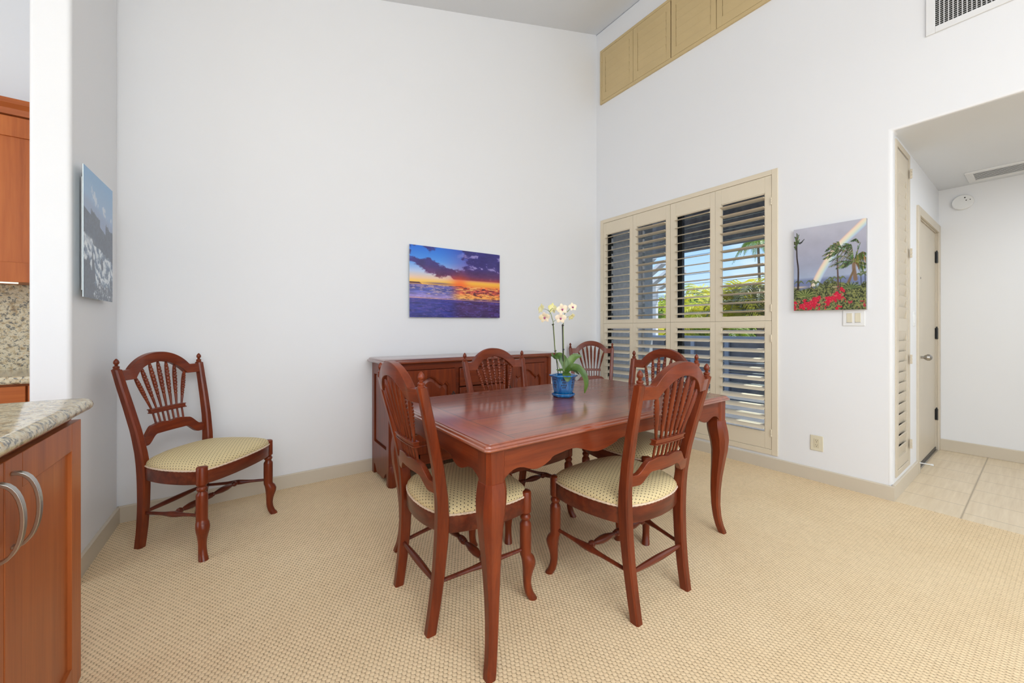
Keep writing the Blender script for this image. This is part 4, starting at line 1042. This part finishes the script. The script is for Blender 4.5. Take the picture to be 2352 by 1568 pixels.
def cusped(L, segs):
    lo = []
    for sg in segs: q = [tuple(p) for p in interp(sg, 14)]; lo += q if not lo else q[1:]
    lo = [(-L / 2 + a, b) for a, b in lo]; lo = lo + [(-a, b) for a, b in lo[::-1][1:]]
    return lo, [(a, .7530) for a, b in lo]
LL = 2 * (hx - .040)
ax0 = 0.0
lo, hi = cusped(LL - .08, [[(0, .642), (.012, .652), (.035, .668), (.062, .6745), (.09, .670), (.125, .656), (.155, .653), (.185, .660), (.215, .674)], [(.215, .674), (.222, .682), (.26, .688), (.31, .694), (.355, .690), (.405, .672), (.45, .659), (.49, .658), (.53, .664), (.585, .677)], [(.585, .677), (.592, .684), (.62, .688), ((LL - .08) / 2, .690)]])
for s in (-1, 1):
    MB().strip_solid(lo, hi, lambda p, d_: (p[0], s * (hy - .0335) + d_ * s, p[1]), -0.010, 0.010).build('apron', M['cherryx'], tb, bevel=0.0015)
WW = 2 * (hy - .040)
lo, hi = cusped(WW - .08, [[(0, .636), (.010, .645), (.03, .657), (.055, .665), (.085, .662), (.12, .647), (.15, .641), (.18, .646), (.21, .660)], [(.21, .660), (.217, .668), (.26, .674), (.31, .674), ((WW - .08) / 2, .664)]])
for s in (-1, 1):
    MB().strip_solid(lo, hi, lambda p, d_: (s * (hx - .0335) + d_ * s, p[0], p[1]), -0.010, 0.010).build('apron', M['cherryy'], tb, bevel=0.0015)
LP = [(.753, .076, 0), (.6415, .076, 0), (.640, .079, .002), (.61, .088, .007), (.575, .091, .013), (.53, .086, .016), (.47, .074, .011), (.40, .062, .000), (.32, .052, -.011), (.24, .045, -.018), (.16, .040, -.020), (.09, .037, -.016), (.04, .036, -.008), (.008, .037, .002), (0, .035, .003)]
for sx in (-1, 1):
    for sy in (-1, 1):
        rings = []; zs = np.concatenate([[.753, .6416, .6400], np.linspace(.630, 0, 40)])
        P = sorted(LP)
        for z in zs:
            w = lin([p[0] for p in P], [p[1] for p in P], z); off = lin([p[0] for p in P], [p[2] for p in P], z)
            # outer corner stays near the line of the top corner; the leg narrows from the inside
            oc = .018 - off
            cx_ = sx * (hx - oc - w / 2); cy_ = sy * (hy - oc - w / 2)
            rings.append(ring8(cx_, cy_, z, w, w, w * lin([0, .3, .5, .64, .75], [.16, .20, .24, .20, .15], z)))
        MB().loft(rings).build('leg', M['cherry'], tb, angle=28)

# ------------------------------------------------------------------ sideboard
sb = thing('sideboard', 'long cherry wood sideboard with arched door panels against the back wall', 'sideboard', (1.665, 2.975, 0))
bx0, bx1, by0, by1 = .885 - 1.665, 2.450 - 1.665, 2.775 - 2.975, 3.190 - 2.975
mb = MB(); hx2, hy2 = (2.545 - .838) / 2, .235; cxo, cyo = (2.545 + .838) / 2 - 1.665, (2.728 + 3.198) / 2 - 2.975
mb.loft([[(cxo + x, cyo + y, z) for x, y in rrect(hx2 - i_, hy2 - i_, .03)] for i_, z in ((.022, .893), (.010, .895), (.003, .900), (0, .906), (.003, .912), (.010, .915), (.011, .919), (.014, .926), (.022, .930))])
mb.build('top', M['cherry_g'], sb, angle=25)
# carcass: side panels with framed recess, back, bottom
mb = MB()
mb.box(bx0 + .022, bx1 - .022, by0 + .03, by1, .16, .893); mb.build('carcass', M['cherryx'], sb)
def ogee_foot(L, h, z0):
    lo = []
    for a, b in interp([(0, 0.0), (.028, .0), (.034, .06), (.05, .088), (.075, .08), (.105, .045), (.14, .028), (.17, .036), (.19, .05), (.23, .055), (L / 2, .055)], 60): lo.append((-L / 2 + a, b + z0))
    lo = lo + [(-a, b) for a, b in lo[::-1][1:]]; return lo, [(a, h) for a, b in lo]
for s, xx in ((-1, bx0), (1, bx1)):
    f = lambda p, d_: (xx - s * d_, (by0 + by1) / 2 + p[0], p[1])
    L = by1 - by0; mb = MB()
    lo = []
    for a, b in interp([(0, 0.0), (.045, .0), (.048, .05), (.060, .085), (.085, .070), (.12, .035), (.15, .025), (.185, .030), (L / 2, .028)], 50): lo.append((-L / 2 + a, max(b, 0)))
    lo2 = lo + [(-a, b) for a, b in lo[::-1][1:]]
    mb.strip_solid(lo2, [(a, .20) for a, b in lo2], f, 0, .022)
    mb.box(min(xx, xx - s * .022), max(xx, xx - s * .022), by0, by0 + .055, .20, .893); mb.box(min(xx, xx - s * .022), max(xx, xx - s * .022), by1 - .055, by1, .20, .893)
    mb.box(min(xx, xx - s * .022), max(xx, xx - s * .022), by0 + .055, by1 - .055, .20, .26); mb.box(min(xx, xx - s * .022), max(xx, xx - s * .022), by0 + .055, by1 - .055, .80, .893)
    sp_ = mb.build('side_frame', M['cherry'], sb, bevel=0.002)
    MB().box(min(xx - s * .008, xx - s * .022), max(xx - s * .008, xx - s * .022), by0 + .068, by1 - .068, .273, .787).build('side_panel', M['cherry'], sp_, bevel=0.008)
    # rounded corner post with swelling foot
    px_, py_ = xx - s * .030, by0 + .002
    MB().lathe([(.030, 0), (.034, .004), (.033, .08), (.029, .15), (.024, .158), (.027, .164), (.024, .172), (.023, .88), (.026, .893)], (px_, py_ + .006, 0), 20).build('corner_post', M['cherry'], sb)
# front frame
mb = MB(); F0, F1 = by0, by0 + .024
xa, xb = bx0 + .05, bx1 - .05
mb.box(xa, xb, F0, F1, .845, .893)
lo, hi = ogee_foot(xb - xa, .20, .06); mb.strip_solid(lo, hi, lambda p, d_: ((xa + xb) / 2 + p[0], d_, p[1]), F0, F1)
divs = [xa, xa + .035, -.245, -.210, .225, .260, xb - .035, xb]
for a, b_ in ((divs[0], divs[1]), (divs[2], divs[3]), (divs[4], divs[5]), (divs[6], divs[7])): mb.box(a, b_, F0, F1, .20, .845)
mb.build('face_frame', M['cherryx'], sb, bevel=0.0015)
def arch_outline(x0, x1, z0, z1, rise, n=48):
    cx_ = (x0 + x1) / 2; hw = (x1 - x0) / 2
    def top(u):   # u in -1..1
        a = abs(u)
        if a > .80: return .26 + .30 * ((1 - a) / .20) ** 0.6 * 0 + .34 * (1 - a) / .20 + .0
        if a > .70: return .60 - .22 * (.80 - a) / .10
        return .38 + .62 * (0.5 + 0.5 * math.cos(math.pi * a / .70)) ** 0.8
    pts = [(x0, z0), (x1, z0)]
    for k in range(n + 1):
        u = 1 - 2 * k / n; pts.append((cx_ + u * hw, z1 - rise + rise * top(u) - rise * .0))
    return pts
def arch_door(x0, x1, z0, z1, keyside):
    st = .055
    inner = arch_outline(x0 + st, x1 - st, z0 + st, z1 - st * .9, .115)
    # frame: quads from inner outline to outer rectangle
    outer = []
    n = len(inner)
    for (x, z) in inner: outer.append((x0 + (x - (x0 + st)) / (x1 - x0 - 2 * st) * (x1 - x0), z0 if abs(z - (z0 + st)) < 1e-6 else z1))
    fr = MB(); yb, yf = F0 - .002, F0 - .022
    vs = [(x, yf, z) for x, z in outer] + [(x, yf, z) for x, z in inner] + [(x, yb, z) for x, z in outer] + [(x, yb, z) for x, z in inner]
    fs = []
    for i in range(n):
        j = (i + 1) % n
        fs += [(i, j, n + j, n + i), (n + i, n + j, 3 * n + j, 3 * n + i), (2 * n + i, 2 * n + j, 3 * n + j, 3 * n + i), (i, j, 2 * n + j, 2 * n + i)]
    fr.add(vs, fs); d_ = fr.build('door', M['cherry'], sb, bevel=0.0015)
    # molding lip + raised field
    cxm = (x0 + x1) / 2; czm = (z0 + z1) / 2
    def inset(o_, k):
        return [(cxm + (x - cxm) * (1 - k / ((x1 - x0) / 2 - st)), czm + (z - czm) * (1 - k / ((z1 - z0) / 2 - st))) for x, z in o_]
    mb = MB(); mb.loft([[(x, y, z) for x, z in inset(inner, k)] for k, y in ((0, yf), (.003, yf - .005), (.008, yf - .004), (.012, yf + .003), (.014, yf + .012))], caps=False); mb.build('molding', M['dark'] if False else M['cherry'], d_, angle=50)
    mb = MB(); mb.loft([[(x, y, z) for x, z in inset(inner, k)] for k, y in ((.0, yf + .012), (.014, yf + .012), (.040, yf + .001), (.041, yf - .001))]); mb.build('raised_panel', M['cherry'], d_, angle=25)
    kx = x1 - .022 if keyside > 0 else x0 + .022
    mb = MB()
    for q, (dx, dz, r) in enumerate([(0, .032, .008), (-.009, .018, .007), (.009, .018, .007), (0, .006, .009), (0, -.012, .006), (0, -.028, .009), (-.008, -.038, .006), (.008, -.038, .006)]):
        knob_y(mb, (kx + dx, yf, .62 + dz), [(r, 0), (r * .9, .003), (r * .3, .004)], 10)
    mb.build('key_escutcheon', M['blackm'], d_)
arch_door(divs[1] + .002, divs[2] - .002, .205, .842, 1)
arch_door(divs[5] + .002, divs[6] - .002, .205, .842, -1)
for z0, z1 in ((.690, .842), (.535, .685), (.375, .530), (.205, .370)):
    dr = MB().box(divs[3] + .003, divs[4] - .003, F0 - .018, F0 + .01, z0 + .002, z1 - .002).build('drawer', M['cherryx'], sb, bevel=0.004)
    MB().box(divs[3] + .035, divs[4] - .035, F0 - .023, F0 - .017, z0 + .026, z1 - .026).build('drawer_field', M['cherryx'], dr, bevel=0.005)

# ------------------------------------------------------------------ orchid
RV = Vector((math.cos(TH), -math.sin(TH), 0)); DV = Vector((math.sin(TH), math.cos(TH), 0))
PB = Vector((1.478, 1.570, .778)); SC = .00243
orchid = thing('potted_orchid', 'potted moth orchid with cream flowers in a blue glazed pot on the table', 'potted plant', PB)
def ppx(x, y, dep=0.0): return RV * ((1220 + x / 6.275 - 1294) * SC) + DV * dep + Vector((0, 0, (909 - (680 + y / 6.275)) * SC))
def hexring(r, z, rot=R_(20), n=6, chf=.12):
    pts = []
    for k in range(n):
        a0 = rot + 2 * math.pi * k / n; a1 = rot + 2 * math.pi * (k + 1) / n
        p0 = Vector((math.cos(a0), math.sin(a0), 0)); p1 = Vector((math.cos(a1), math.sin(a1), 0))
        for t_ in (.06, .35, .65, .94): q = p0.lerp(p1, t_); pts.append((q.x * r, q.y * r, z))
    return pts
pot = MB().loft([hexring(r, z) for r, z in ((.052, .018), (.054, .020), (.060, .05), (.065, .085), (.068, .106), (.074, .111), (.081, .114), (.082, .119), (.079, .122), (.069, .121), (.064, .112), (.062, .104))], caps=False)
pot.loft([hexring(.052, .018), hexring(.001, .018)], caps=False)
poto = pot.build('pot', M['glaze'], orchid, angle=40)
cut = MB()
for k in range(6):
    a0 = R_(20) + 2 * math.pi * k / 6; a1 = a0 + 2 * math.pi / 6; am = (a0 + a1) / 2; nv = Vector((math.cos(am), math.sin(am), 0)); tv = Vector((-math.sin(am), math.cos(am), 0))
    for (u, z) in ((-.4, .098), (0, .098), (.4, .098), (-.2, .083), (.2, .083), (-.42, .068), (0, .068), (.42, .068), (-.2, .056), (.2, .056)):
        rr = lin([.02, .05, .085, .106], [.054, .060, .065, .068], z); ap = rr * math.cos(math.pi / 6)
        c_ = nv * (ap + .0006) + tv * (u * rr * .42) + Vector((0, 0, z)); q = [c_ + tv * .0035, c_ + Vector((0, 0, .0062)), c_ - tv * .0035, c_ - Vector((0, 0, .0062))]
        cut.add(q + [p - nv * .002 for p in q], [(0, 1, 2, 3), (4, 5, 6, 7), (0, 1, 5, 4), (1, 2, 6, 5), (2, 3, 7, 6), (3, 0, 4, 7)])
cut.build('pot_cutouts', M['hole'], poto)
MB().loft([hexring(r, z) for r, z in ((.055, 0), (.060, .001), (.066, .007), (.067, .016), (.064, .018), (.060, .010), (.01, .009))]).build('saucer', M['glaze'], orchid, angle=40)
MB().loft([hexring(.063, .103), hexring(.055, .109), hexring(.02, .113), hexring(.002, .112)], caps=False).build('bark_mulch', M['moss'], orchid)
def leaf(path, wmax, nrm, parent, mat, name='leaf', n=18, cup=.22, wp=None):
    pts = [Vector(p) for p in interp([tuple(p) for p in path], n)]; top = []; nr = Vector(nrm).normalized()
    rings = []
    for i, p in enumerate(pts):
        t_ = i / n; tg = (pts[min(i + 1, n)] - pts[max(i - 1, 0)]).normalized(); side = tg.cross(nr)
        if side.length < .05: side = tg.cross(Vector((0, 0, 1)))
        side.normalize(); up = side.cross(tg).normalized()
        w = wmax * (max(0.0, math.sin(math.pi * min(1, (t_ * .93 + .05) ** 0.85))) ** .65 if wp is None else lin(*wp, t_))
        row = [p + side * w * u + up * (cup * w * abs(u) ** 1.3) for u in (-1, -.55, 0, .55, 1)]
        rings.append(row + [q - up * .0011 for q in row[::-1]])
    return MB().loft(rings).build(name, mat, parent, angle=60)
fw = -DV + Vector((0, 0, .6))
leaf([ppx(488, 1085, 0), ppx(495, 1000, .01), ppx(470, 920, .02), ppx(420, 865, .02), ppx(365, 862, .0), ppx(325, 850, -.02)], .024, -DV + Vector((0, 0, .2)), orchid, M['leaf'])
leaf([ppx(500, 1080, 0), ppx(540, 980, .01), ppx(600, 900, .02), ppx(665, 862, .02), ppx(735, 865, .02)], .021, -DV + Vector((0, 0, .5)), orchid, M['leaf'])
leaf([ppx(500, 1085, 0), ppx(570, 1015, -.015), ppx(655, 1020, -.035), ppx(730, 1100, -.05), ppx(765, 1230, -.055), ppx(745, 1370, -.05)], .021, RV * .35 - DV * .8 + Vector((0, 0, .3)), orchid, M['leaf'])
leaf([ppx(490, 1090, 0), ppx(492, 1110, -.045), ppx(492, 1150, -.075), ppx(490, 1200, -.085)], .023, -DV + Vector((0, 0, .3)), orchid, M['leaf'])
leaf([ppx(490, 1090, .0), ppx(560, 1050, .0), ppx(620, 1065, -.01), ppx(685, 1115, -.02)], .012, -DV * .6 + Vector((0, 0, .8)), orchid, M['leaf'])
leaf([ppx(490, 1085, .0), ppx(440, 1055, .0), ppx(400, 1062, -.01), ppx(355, 1048, -.02)], .009, -DV * .6 + Vector((0, 0, .8)), orchid, M['leaf'])
leaf([ppx(352, 900, .0), ppx(335, 870, .0), ppx(310, 845, 0), ppx(300, 810, 0)], .008, -DV, orchid, M['leaf'])
def tub(name, pts, r, mat, n=24):
    pp = [Vector(p) for p in interp([tuple(p) for p in pts], n)]; return MB().tube(pp, r, 8).build(name, mat, orchid)
tub('support_stake', [ppx(392, 1120, .01), ppx(372, 950, .01), ppx(345, 760, .01), ppx(318, 400, .01)], .0026, M['stake'])
tub('support_stake', [ppx(470, 1090, .02), ppx(465, 800, .02), ppx(458, 395, .02)], .0034, M['stake'])
tub('flower_stem', [ppx(430, 1110, .005), ppx(385, 960, .006), ppx(350, 780, .006), ppx(322, 400, .006), ppx(300, 310, 0), ppx(280, 240, 0), ppx(238, 190, 0)], .0018, M['stem'])
tub('flower_stem', [ppx(480, 1090, .0), ppx(476, 800, .015), ppx(468, 360, .015), ppx(490, 240, .01), ppx(525, 215, .0), ppx(552, 185, 0)], .0018, M['stem'])
tub('flower_stem', [ppx(320, 360, 0), ppx(345, 342, 0)], .0013, M['stem'], 3); tub('flower_stem', [ppx(485, 310, 0), ppx(530, 290, 0)], .0013, M['stem'], 3)
mb = MB()
for x, y in ((316, 400), (350, 785), (458, 415), (466, 765)): mb.tube([ppx(x - 14, y + 6, .008), ppx(x + 14, y - 6, .008)], .0042, 8)
mb.build('stem_clips', M['stake'], orchid)
def flower(c, face, size, mat, lip=True):
    f = Vector(face).normalized(); up = (Vector((0, 0, 1)) + RV * random.uniform(-.3, .3)).normalized(); rt = up.cross(f).normalized(); up = f.cross(rt).normalized()
    g = MB()
    def petal(ang, L, w):
        d_ = rt * math.cos(ang) + up * math.sin(ang); sd = f.cross(d_)
        rows = []
        for i in range(8):
            t_ = i / 7; ww = w * math.sin(math.pi * (t_ * .88 + .09)) ** .7; p = c + d_ * L * t_ + f * (L * .22 * math.sin(t_ * 2.2))
            row = [p + sd * ww * u + f * (-.15 * ww * abs(u)) for u in (-1, -.5, 0, .5, 1)]
            rows.append(row + [q - f * .0007 for q in row[::-1]])
        g.loft(rows)
    petal(R_(12), size, size * .50); petal(R_(168), size, size * .50)
    petal(R_(90), size * .95, size * .33); petal(R_(232), size * .92, size * .30); petal(R_(308), size * .92, size * .30)
    o = g.build('blossom', mat, orchid, angle=60)
    if lip:
        l = MB(); n = 10
        l.tube([c + f * .001, c + f * .005 - up * .002, c + f * .008 - up * .006, c + f * .007 - up * .009], [.0020, .0042, .0034, .0008], n)
        l.tube([c + f * .003 + rt * .001, c + f * .006 + rt * .0055 + up * .001], [.0022, .0010], 8); l.tube([c + f * .003 - rt * .001, c + f * .006 - rt * .0055 + up * .001], [.0022, .0010], 8)
        l.build('blossom_lip', M['magenta'], o)
for a_, b_ in (((280, 240, 0), (190, 300, -.012)), ((250, 200, 0), (155, 178, 0)), ((262, 215, 0), (320, 165, .015)), ((345, 342, 0), (415, 310, -.018)), ((490, 240, .01), (445, 185, 0)), ((552, 185, 0), (595, 152, 0)), ((530, 290, 0), (577, 285, 0))):
    p_, q_ = ppx(*a_), ppx(*b_); MB().tube([p_, p_.lerp(q_, .5) + Vector((0, 0, .004)), q_], .0011, 6).build('pedicel', M['stem'], orchid)
flower(ppx(190, 300, -.02), -DV - RV * .35 - Vector((0, 0, .2)), 0.0330, M['petal'])
flower(ppx(150, 175, .00), -DV * .4 - RV * .8 + Vector((0, 0, .2)), 0.0308, M['petaly'], False)
flower(ppx(320, 165, .02), DV * .7 - RV * .5, 0.0330, M['petaly'], False)
flower(ppx(445, 180, .0), -DV + RV * .2, 0.0341, M['petal'])
flower(ppx(415, 310, -.025), -DV + RV * .12 - Vector((0, 0, .15)), 0.0330, M['petal'])
flower(ppx(595, 150, .0), -DV + RV * .3 + Vector((0, 0, .3)), 0.0264, M['petal'])
flower(ppx(577, 285, .0), -DV * .5 + RV * .5 - Vector((0, 0, .5)), .025, M['petaly'], False)

# ------------------------------------------------------------------ outside the window
struct(MB().box(XR + 0.2, 40, -12, 45, -0.25, -0.06).build('floor_outside', M['pave'], smooth=False))
struct(MB().box(XR + 0.13, 4.62, 3.30, 3.50, -0.06, 2.95).build('wall_outside', M['stucco'], smooth=False))
struct(MB().box(4.62, 4.80, 3.26, 3.54, -0.06, 2.95).build('trim_2', M['stuccol'], smooth=False))
mb = MB(); mb.box(XR + 0.13, 5.3, 0.9, 6.0, 2.80, 2.86)
mb.build('ceiling_outside', M['soffit'], smooth=False)['kind'] = 'structure'
for k, xx in enumerate((4.1, 4.55)):
    struct(MB().box(xx, xx + .08, 0.9, 3.3, 2.66, 2.80).build('trim_%d' % (3 + k), M['soffit'], smooth=False))
struct(MB().box(5.18, 5.3, 0.9, 6.0, 2.27, 2.80).build('trim_5', M['soffit'], smooth=False))
# fence
fe = thing('slate_fence', 'dark slate screen fence outside the shuttered window', 'fence', (7.0, 5.0, 0))
MB().box(0, .05, -6, 9, 0, .98).build('fence_panel', M['fence'], fe)
MB().box(-.03, .08, -6, 9, .98, 1.035).build('top_rail', M['fencel'], fe)
y = -5.5
while y < 8.8:
    MB().box(-.045, 0, y, y + .07, 0, .98).build('fence_post', M['fencel'] if int(y) % 2 else M['fence'], fe); y += .62
mb = MB()
for zz in (.18, .38, .58, .78): mb.box(-.012, 0, -6, 9, zz, zz + .012)
mb.build('fence_battens', M['fencel'], fe)
# white rafters of a neighbouring pergola
pg = thing('white_pergola', 'white pergola rafters seen through the second shutter panel', 'pergola', (5.6, 4.2, 0))
for k in range(4): MB().obox((.35 + k * .30, .05, 2.26 - k * .05), (.05, .62, .03), Matrix.Rotation(R_(-38), 3, 'Z') @ Matrix.Rotation(R_(-8), 3, 'X')).build('rafter', M['rafter'], pg)
MB().box(-.08, 1.5, .50, .56, 2.12, 2.2).build('header_beam', M['rafter'], pg)
for x_ in (-.05, 1.42): MB().box(x_, x_ + .08, .49, .57, -.06, 2.14).build('post', M['rafter'], pg)
def frond(mb, base, az, L, droop, rise, n=16, lw=.16):
    pts = []
    for i in range(n + 1):
        t_ = i / n; pts.append(Vector((base[0] + math.cos(az) * L * t_, base[1] + math.sin(az) * L * t_, base[2] + rise * math.sin(t_ * 1.9) * L - droop * t_ * t_ * L)))
    mb.tube(pts, [.022 * (1 - .8 * i / n) for i in range(n + 1)], 5)
    for i in range(2, n + 1):
        t_ = i / n; tg = (pts[i] - pts[i - 1]).normalized(); sd = tg.cross(Vector((0, 0, 1))).normalized(); ll = L * .34 * math.sin(math.pi * min(.97, t_ * .85 + .12))
        for s in (-1, 1):
            for jj in (0, .5):
                p = pts[i].lerp(pts[i - 1], jj); d_ = (sd * s * .8 + tg * .75 + Vector((0, 0, -.25 + random.uniform(-.15, .15)))).normalized()
                q = p + d_ * ll; wv = tg * .022 * L
                m_ = p.lerp(q, .5) + Vector((0, 0, .04 * L))
                mb.add([p - wv * .5, p + wv * .5, m_ + wv * .6, q, m_ - wv * .6, p - wv * .5 + Vector((0, 0, -.004)), p + wv * .5 + Vector((0, 0, -.004)), m_ + wv * .6 + Vector((0, 0, -.004)), q + Vector((0, 0, -.004)), m_ - wv * .6 + Vector((0, 0, -.004))],
                       [(0, 1, 2, 4), (4, 2, 3), (5, 9, 7, 6), (9, 8, 7), (0, 4, 9, 5), (1, 6, 7, 2), (4, 3, 8, 9), (2, 7, 8, 3)])
def palm(x, y, h, L, nf, mat, label, trunk_r=.11, rise=.75, droop=.8, lean=0):
    g = thing('palm_tree', label, 'palm tree', (x, y, 0), group='palms outside the window')
    pts = [Vector((lean * (k / 8) ** 2, 0, -.05 + h * k / 8)) for k in range(9)]
    MB().tube(pts, [trunk_r * (1.15 - .35 * k / 8) for k in range(9)], 10).build('trunk', M['trunk'], g)
    mb = MB()
    for k in range(nf): frond(mb, (lean, 0, h - .05), 2 * math.pi * k / nf + random.uniform(-.2, .2), L * random.uniform(.8, 1.1), droop * random.uniform(.7, 1.2), rise * random.uniform(.6, 1.25))
    mb.build('fronds', mat, g, smooth=False)
    return g
def dirpt(u, X):   # ground point at distance X (world x) in the direction of image column u
    a = (u - CX0) / FOC; w = DV + RV * a; k = X / w.x; return k * w.x, k * w.y
for x, y, h, L, nf, mt, lab, kw in [
    (19.0, 7.42, 5.05, 1.0, 15, 'palm2', 'tall slender coconut palm rising above the others outside the window', dict(trunk_r=.06, rise=.5, droop=1.0, lean=-.25)),
    (9.2, 4.35, 1.15, 1.35, 20, 'palm1', 'yellow feathery palm beyond the fence, seen through the rightmost shutters', dict(rise=1.0)),
    (8.9, 3.45, 1.25, 1.15, 18, 'palm3', 'dull olive palm at the right edge of the window view', dict(rise=1.0)),
    (10.6, 5.5, .9, 1.3, 18, 'palm2', 'green palm behind the yellow feathery one', dict()),
    (8.8, 5.75, .75, 1.05, 16, 'palm1', 'golden palm beyond the fence, seen through the third shutter column', dict()),
    (8.9, 6.9, .85, 1.1, 16, 'palm1', 'yellow palm seen through the second shutter column', dict()),
    (9.0, 8.1, .95, 1.1, 16, 'palm2', 'low green palm nearest the stucco wall', dict())]:
    palm(x, y, h, L, nf, M[mt], lab, **kw)
def bush(x, y, rx, rz, n, mat, label, z0=0):
    rnd = random.Random(int(x * 100 + y)); mb = MB()
    for k in range(n):
        a = rnd.uniform(0, 2 * math.pi); b = math.acos(rnd.uniform(-.2, 1)); rr = rnd.uniform(.78, 1.03)
        p = Vector((rx * rr * math.sin(b) * math.cos(a), rx * rr * math.sin(b) * math.sin(a), z0 + rz * .35 + rz * .65 * rr * math.cos(b)))
        d_ = Vector((rnd.uniform(-1, 1), rnd.uniform(-1, 1), rnd.uniform(-.4, 1))).normalized(); s_ = d_.cross(Vector((rnd.uniform(-1, 1), rnd.uniform(-1, 1), .3))).normalized(); L = rnd.uniform(.10, .2); w = L * .25
        nn = d_.cross(s_) * .004
        mb.add([p, p + d_ * L * .5 + s_ * w, p + d_ * L, p + d_ * L * .5 - s_ * w, p + nn, p + d_ * L * .5 + s_ * w + nn, p + d_ * L + nn, p + d_ * L * .5 - s_ * w + nn], [(0, 1, 2, 3), (4, 7, 6, 5), (0, 4, 5, 1), (1, 5, 6, 2), (2, 6, 7, 3), (3, 7, 4, 0)])
    g = thing('shrub', label, 'shrub', (x, y, -.06), group='shrubs beyond the fence')
    mb.build('foliage', mat, g, smooth=False)
    MB().lathe([(rx * .3, 0), (rx * .72, rz * .25), (rx * .82, rz * .5), (rx * .62, rz * .82), (rx * .1, rz * .93)], (0, 0, z0), 14).build('inner_mass', M['bush2'], g)
k_ = 0
names_ = ['shrub beyond the fence at the far right of the window view', 'shrub behind the yellow feathery palm', 'shrub behind the golden palm', 'shrub seen through the third shutter column', 'shrub seen through the second shutter column', 'shrub nearest the stucco wall']
for i_, yy in enumerate((3.9, 5.35, 6.8, 8.25, 9.7, 11.15)):
    mt = ('bush2', 'bush2', 'bush1', 'bush1', 'bush1', 'bush1')[i_]
    bush(12.3 + .2 * (i_ % 2), yy, .74, (2.15, 2.0, 2.1, 2.2, 2.5, 2.6)[i_], 1500, M[mt], ('deep green ' if mt == 'bush2' else 'bright yellow-green ') + names_[i_])
for i_, yy in enumerate((4.6, 6.9, 9.2, 11.5)):
    bush(14.6, yy, 1.12, (2.0, 2.15, 2.6, 2.9)[i_], 1500, M['bush1' if i_ else 'bush2'], ['tall shrub in the back row at the right of the window view', 'tall shrub in the back row behind the golden palm', 'tall shrub in the back row behind the second shutter column', 'tall shrub in the back row nearest the stucco wall'][i_])
bush(26.0, 13.6, 4.6, 3.9, 2600, M['bush2'], 'distant rounded dark green tree on the skyline')
for k, (z, zz) in enumerate(((3.1, 3.3), (2.8, 3.0), (2.5, 2.65), (2.3, 2.45))):
    pts = [(18, 4 + 22 * i / 12, z + (zz - z) * i / 12 - .35 * math.sin(math.pi * i / 12)) for i in range(13)]
    tag(MB().tube(pts, .014, 6).build('power_line', M['stake']), 'thin dark overhead power line crossing the sky outside', 'power line', 'power lines outside')
for k in range(2):
    tag(MB().lathe([(.14, -.05), (.10, 4.6)], (18.0, 4.0 + 22 * k, 0), 10).build('utility_pole', M['trunk']), ['wooden utility pole holding the power lines at the right', 'wooden utility pole holding the power lines at the left'][k], 'pole')
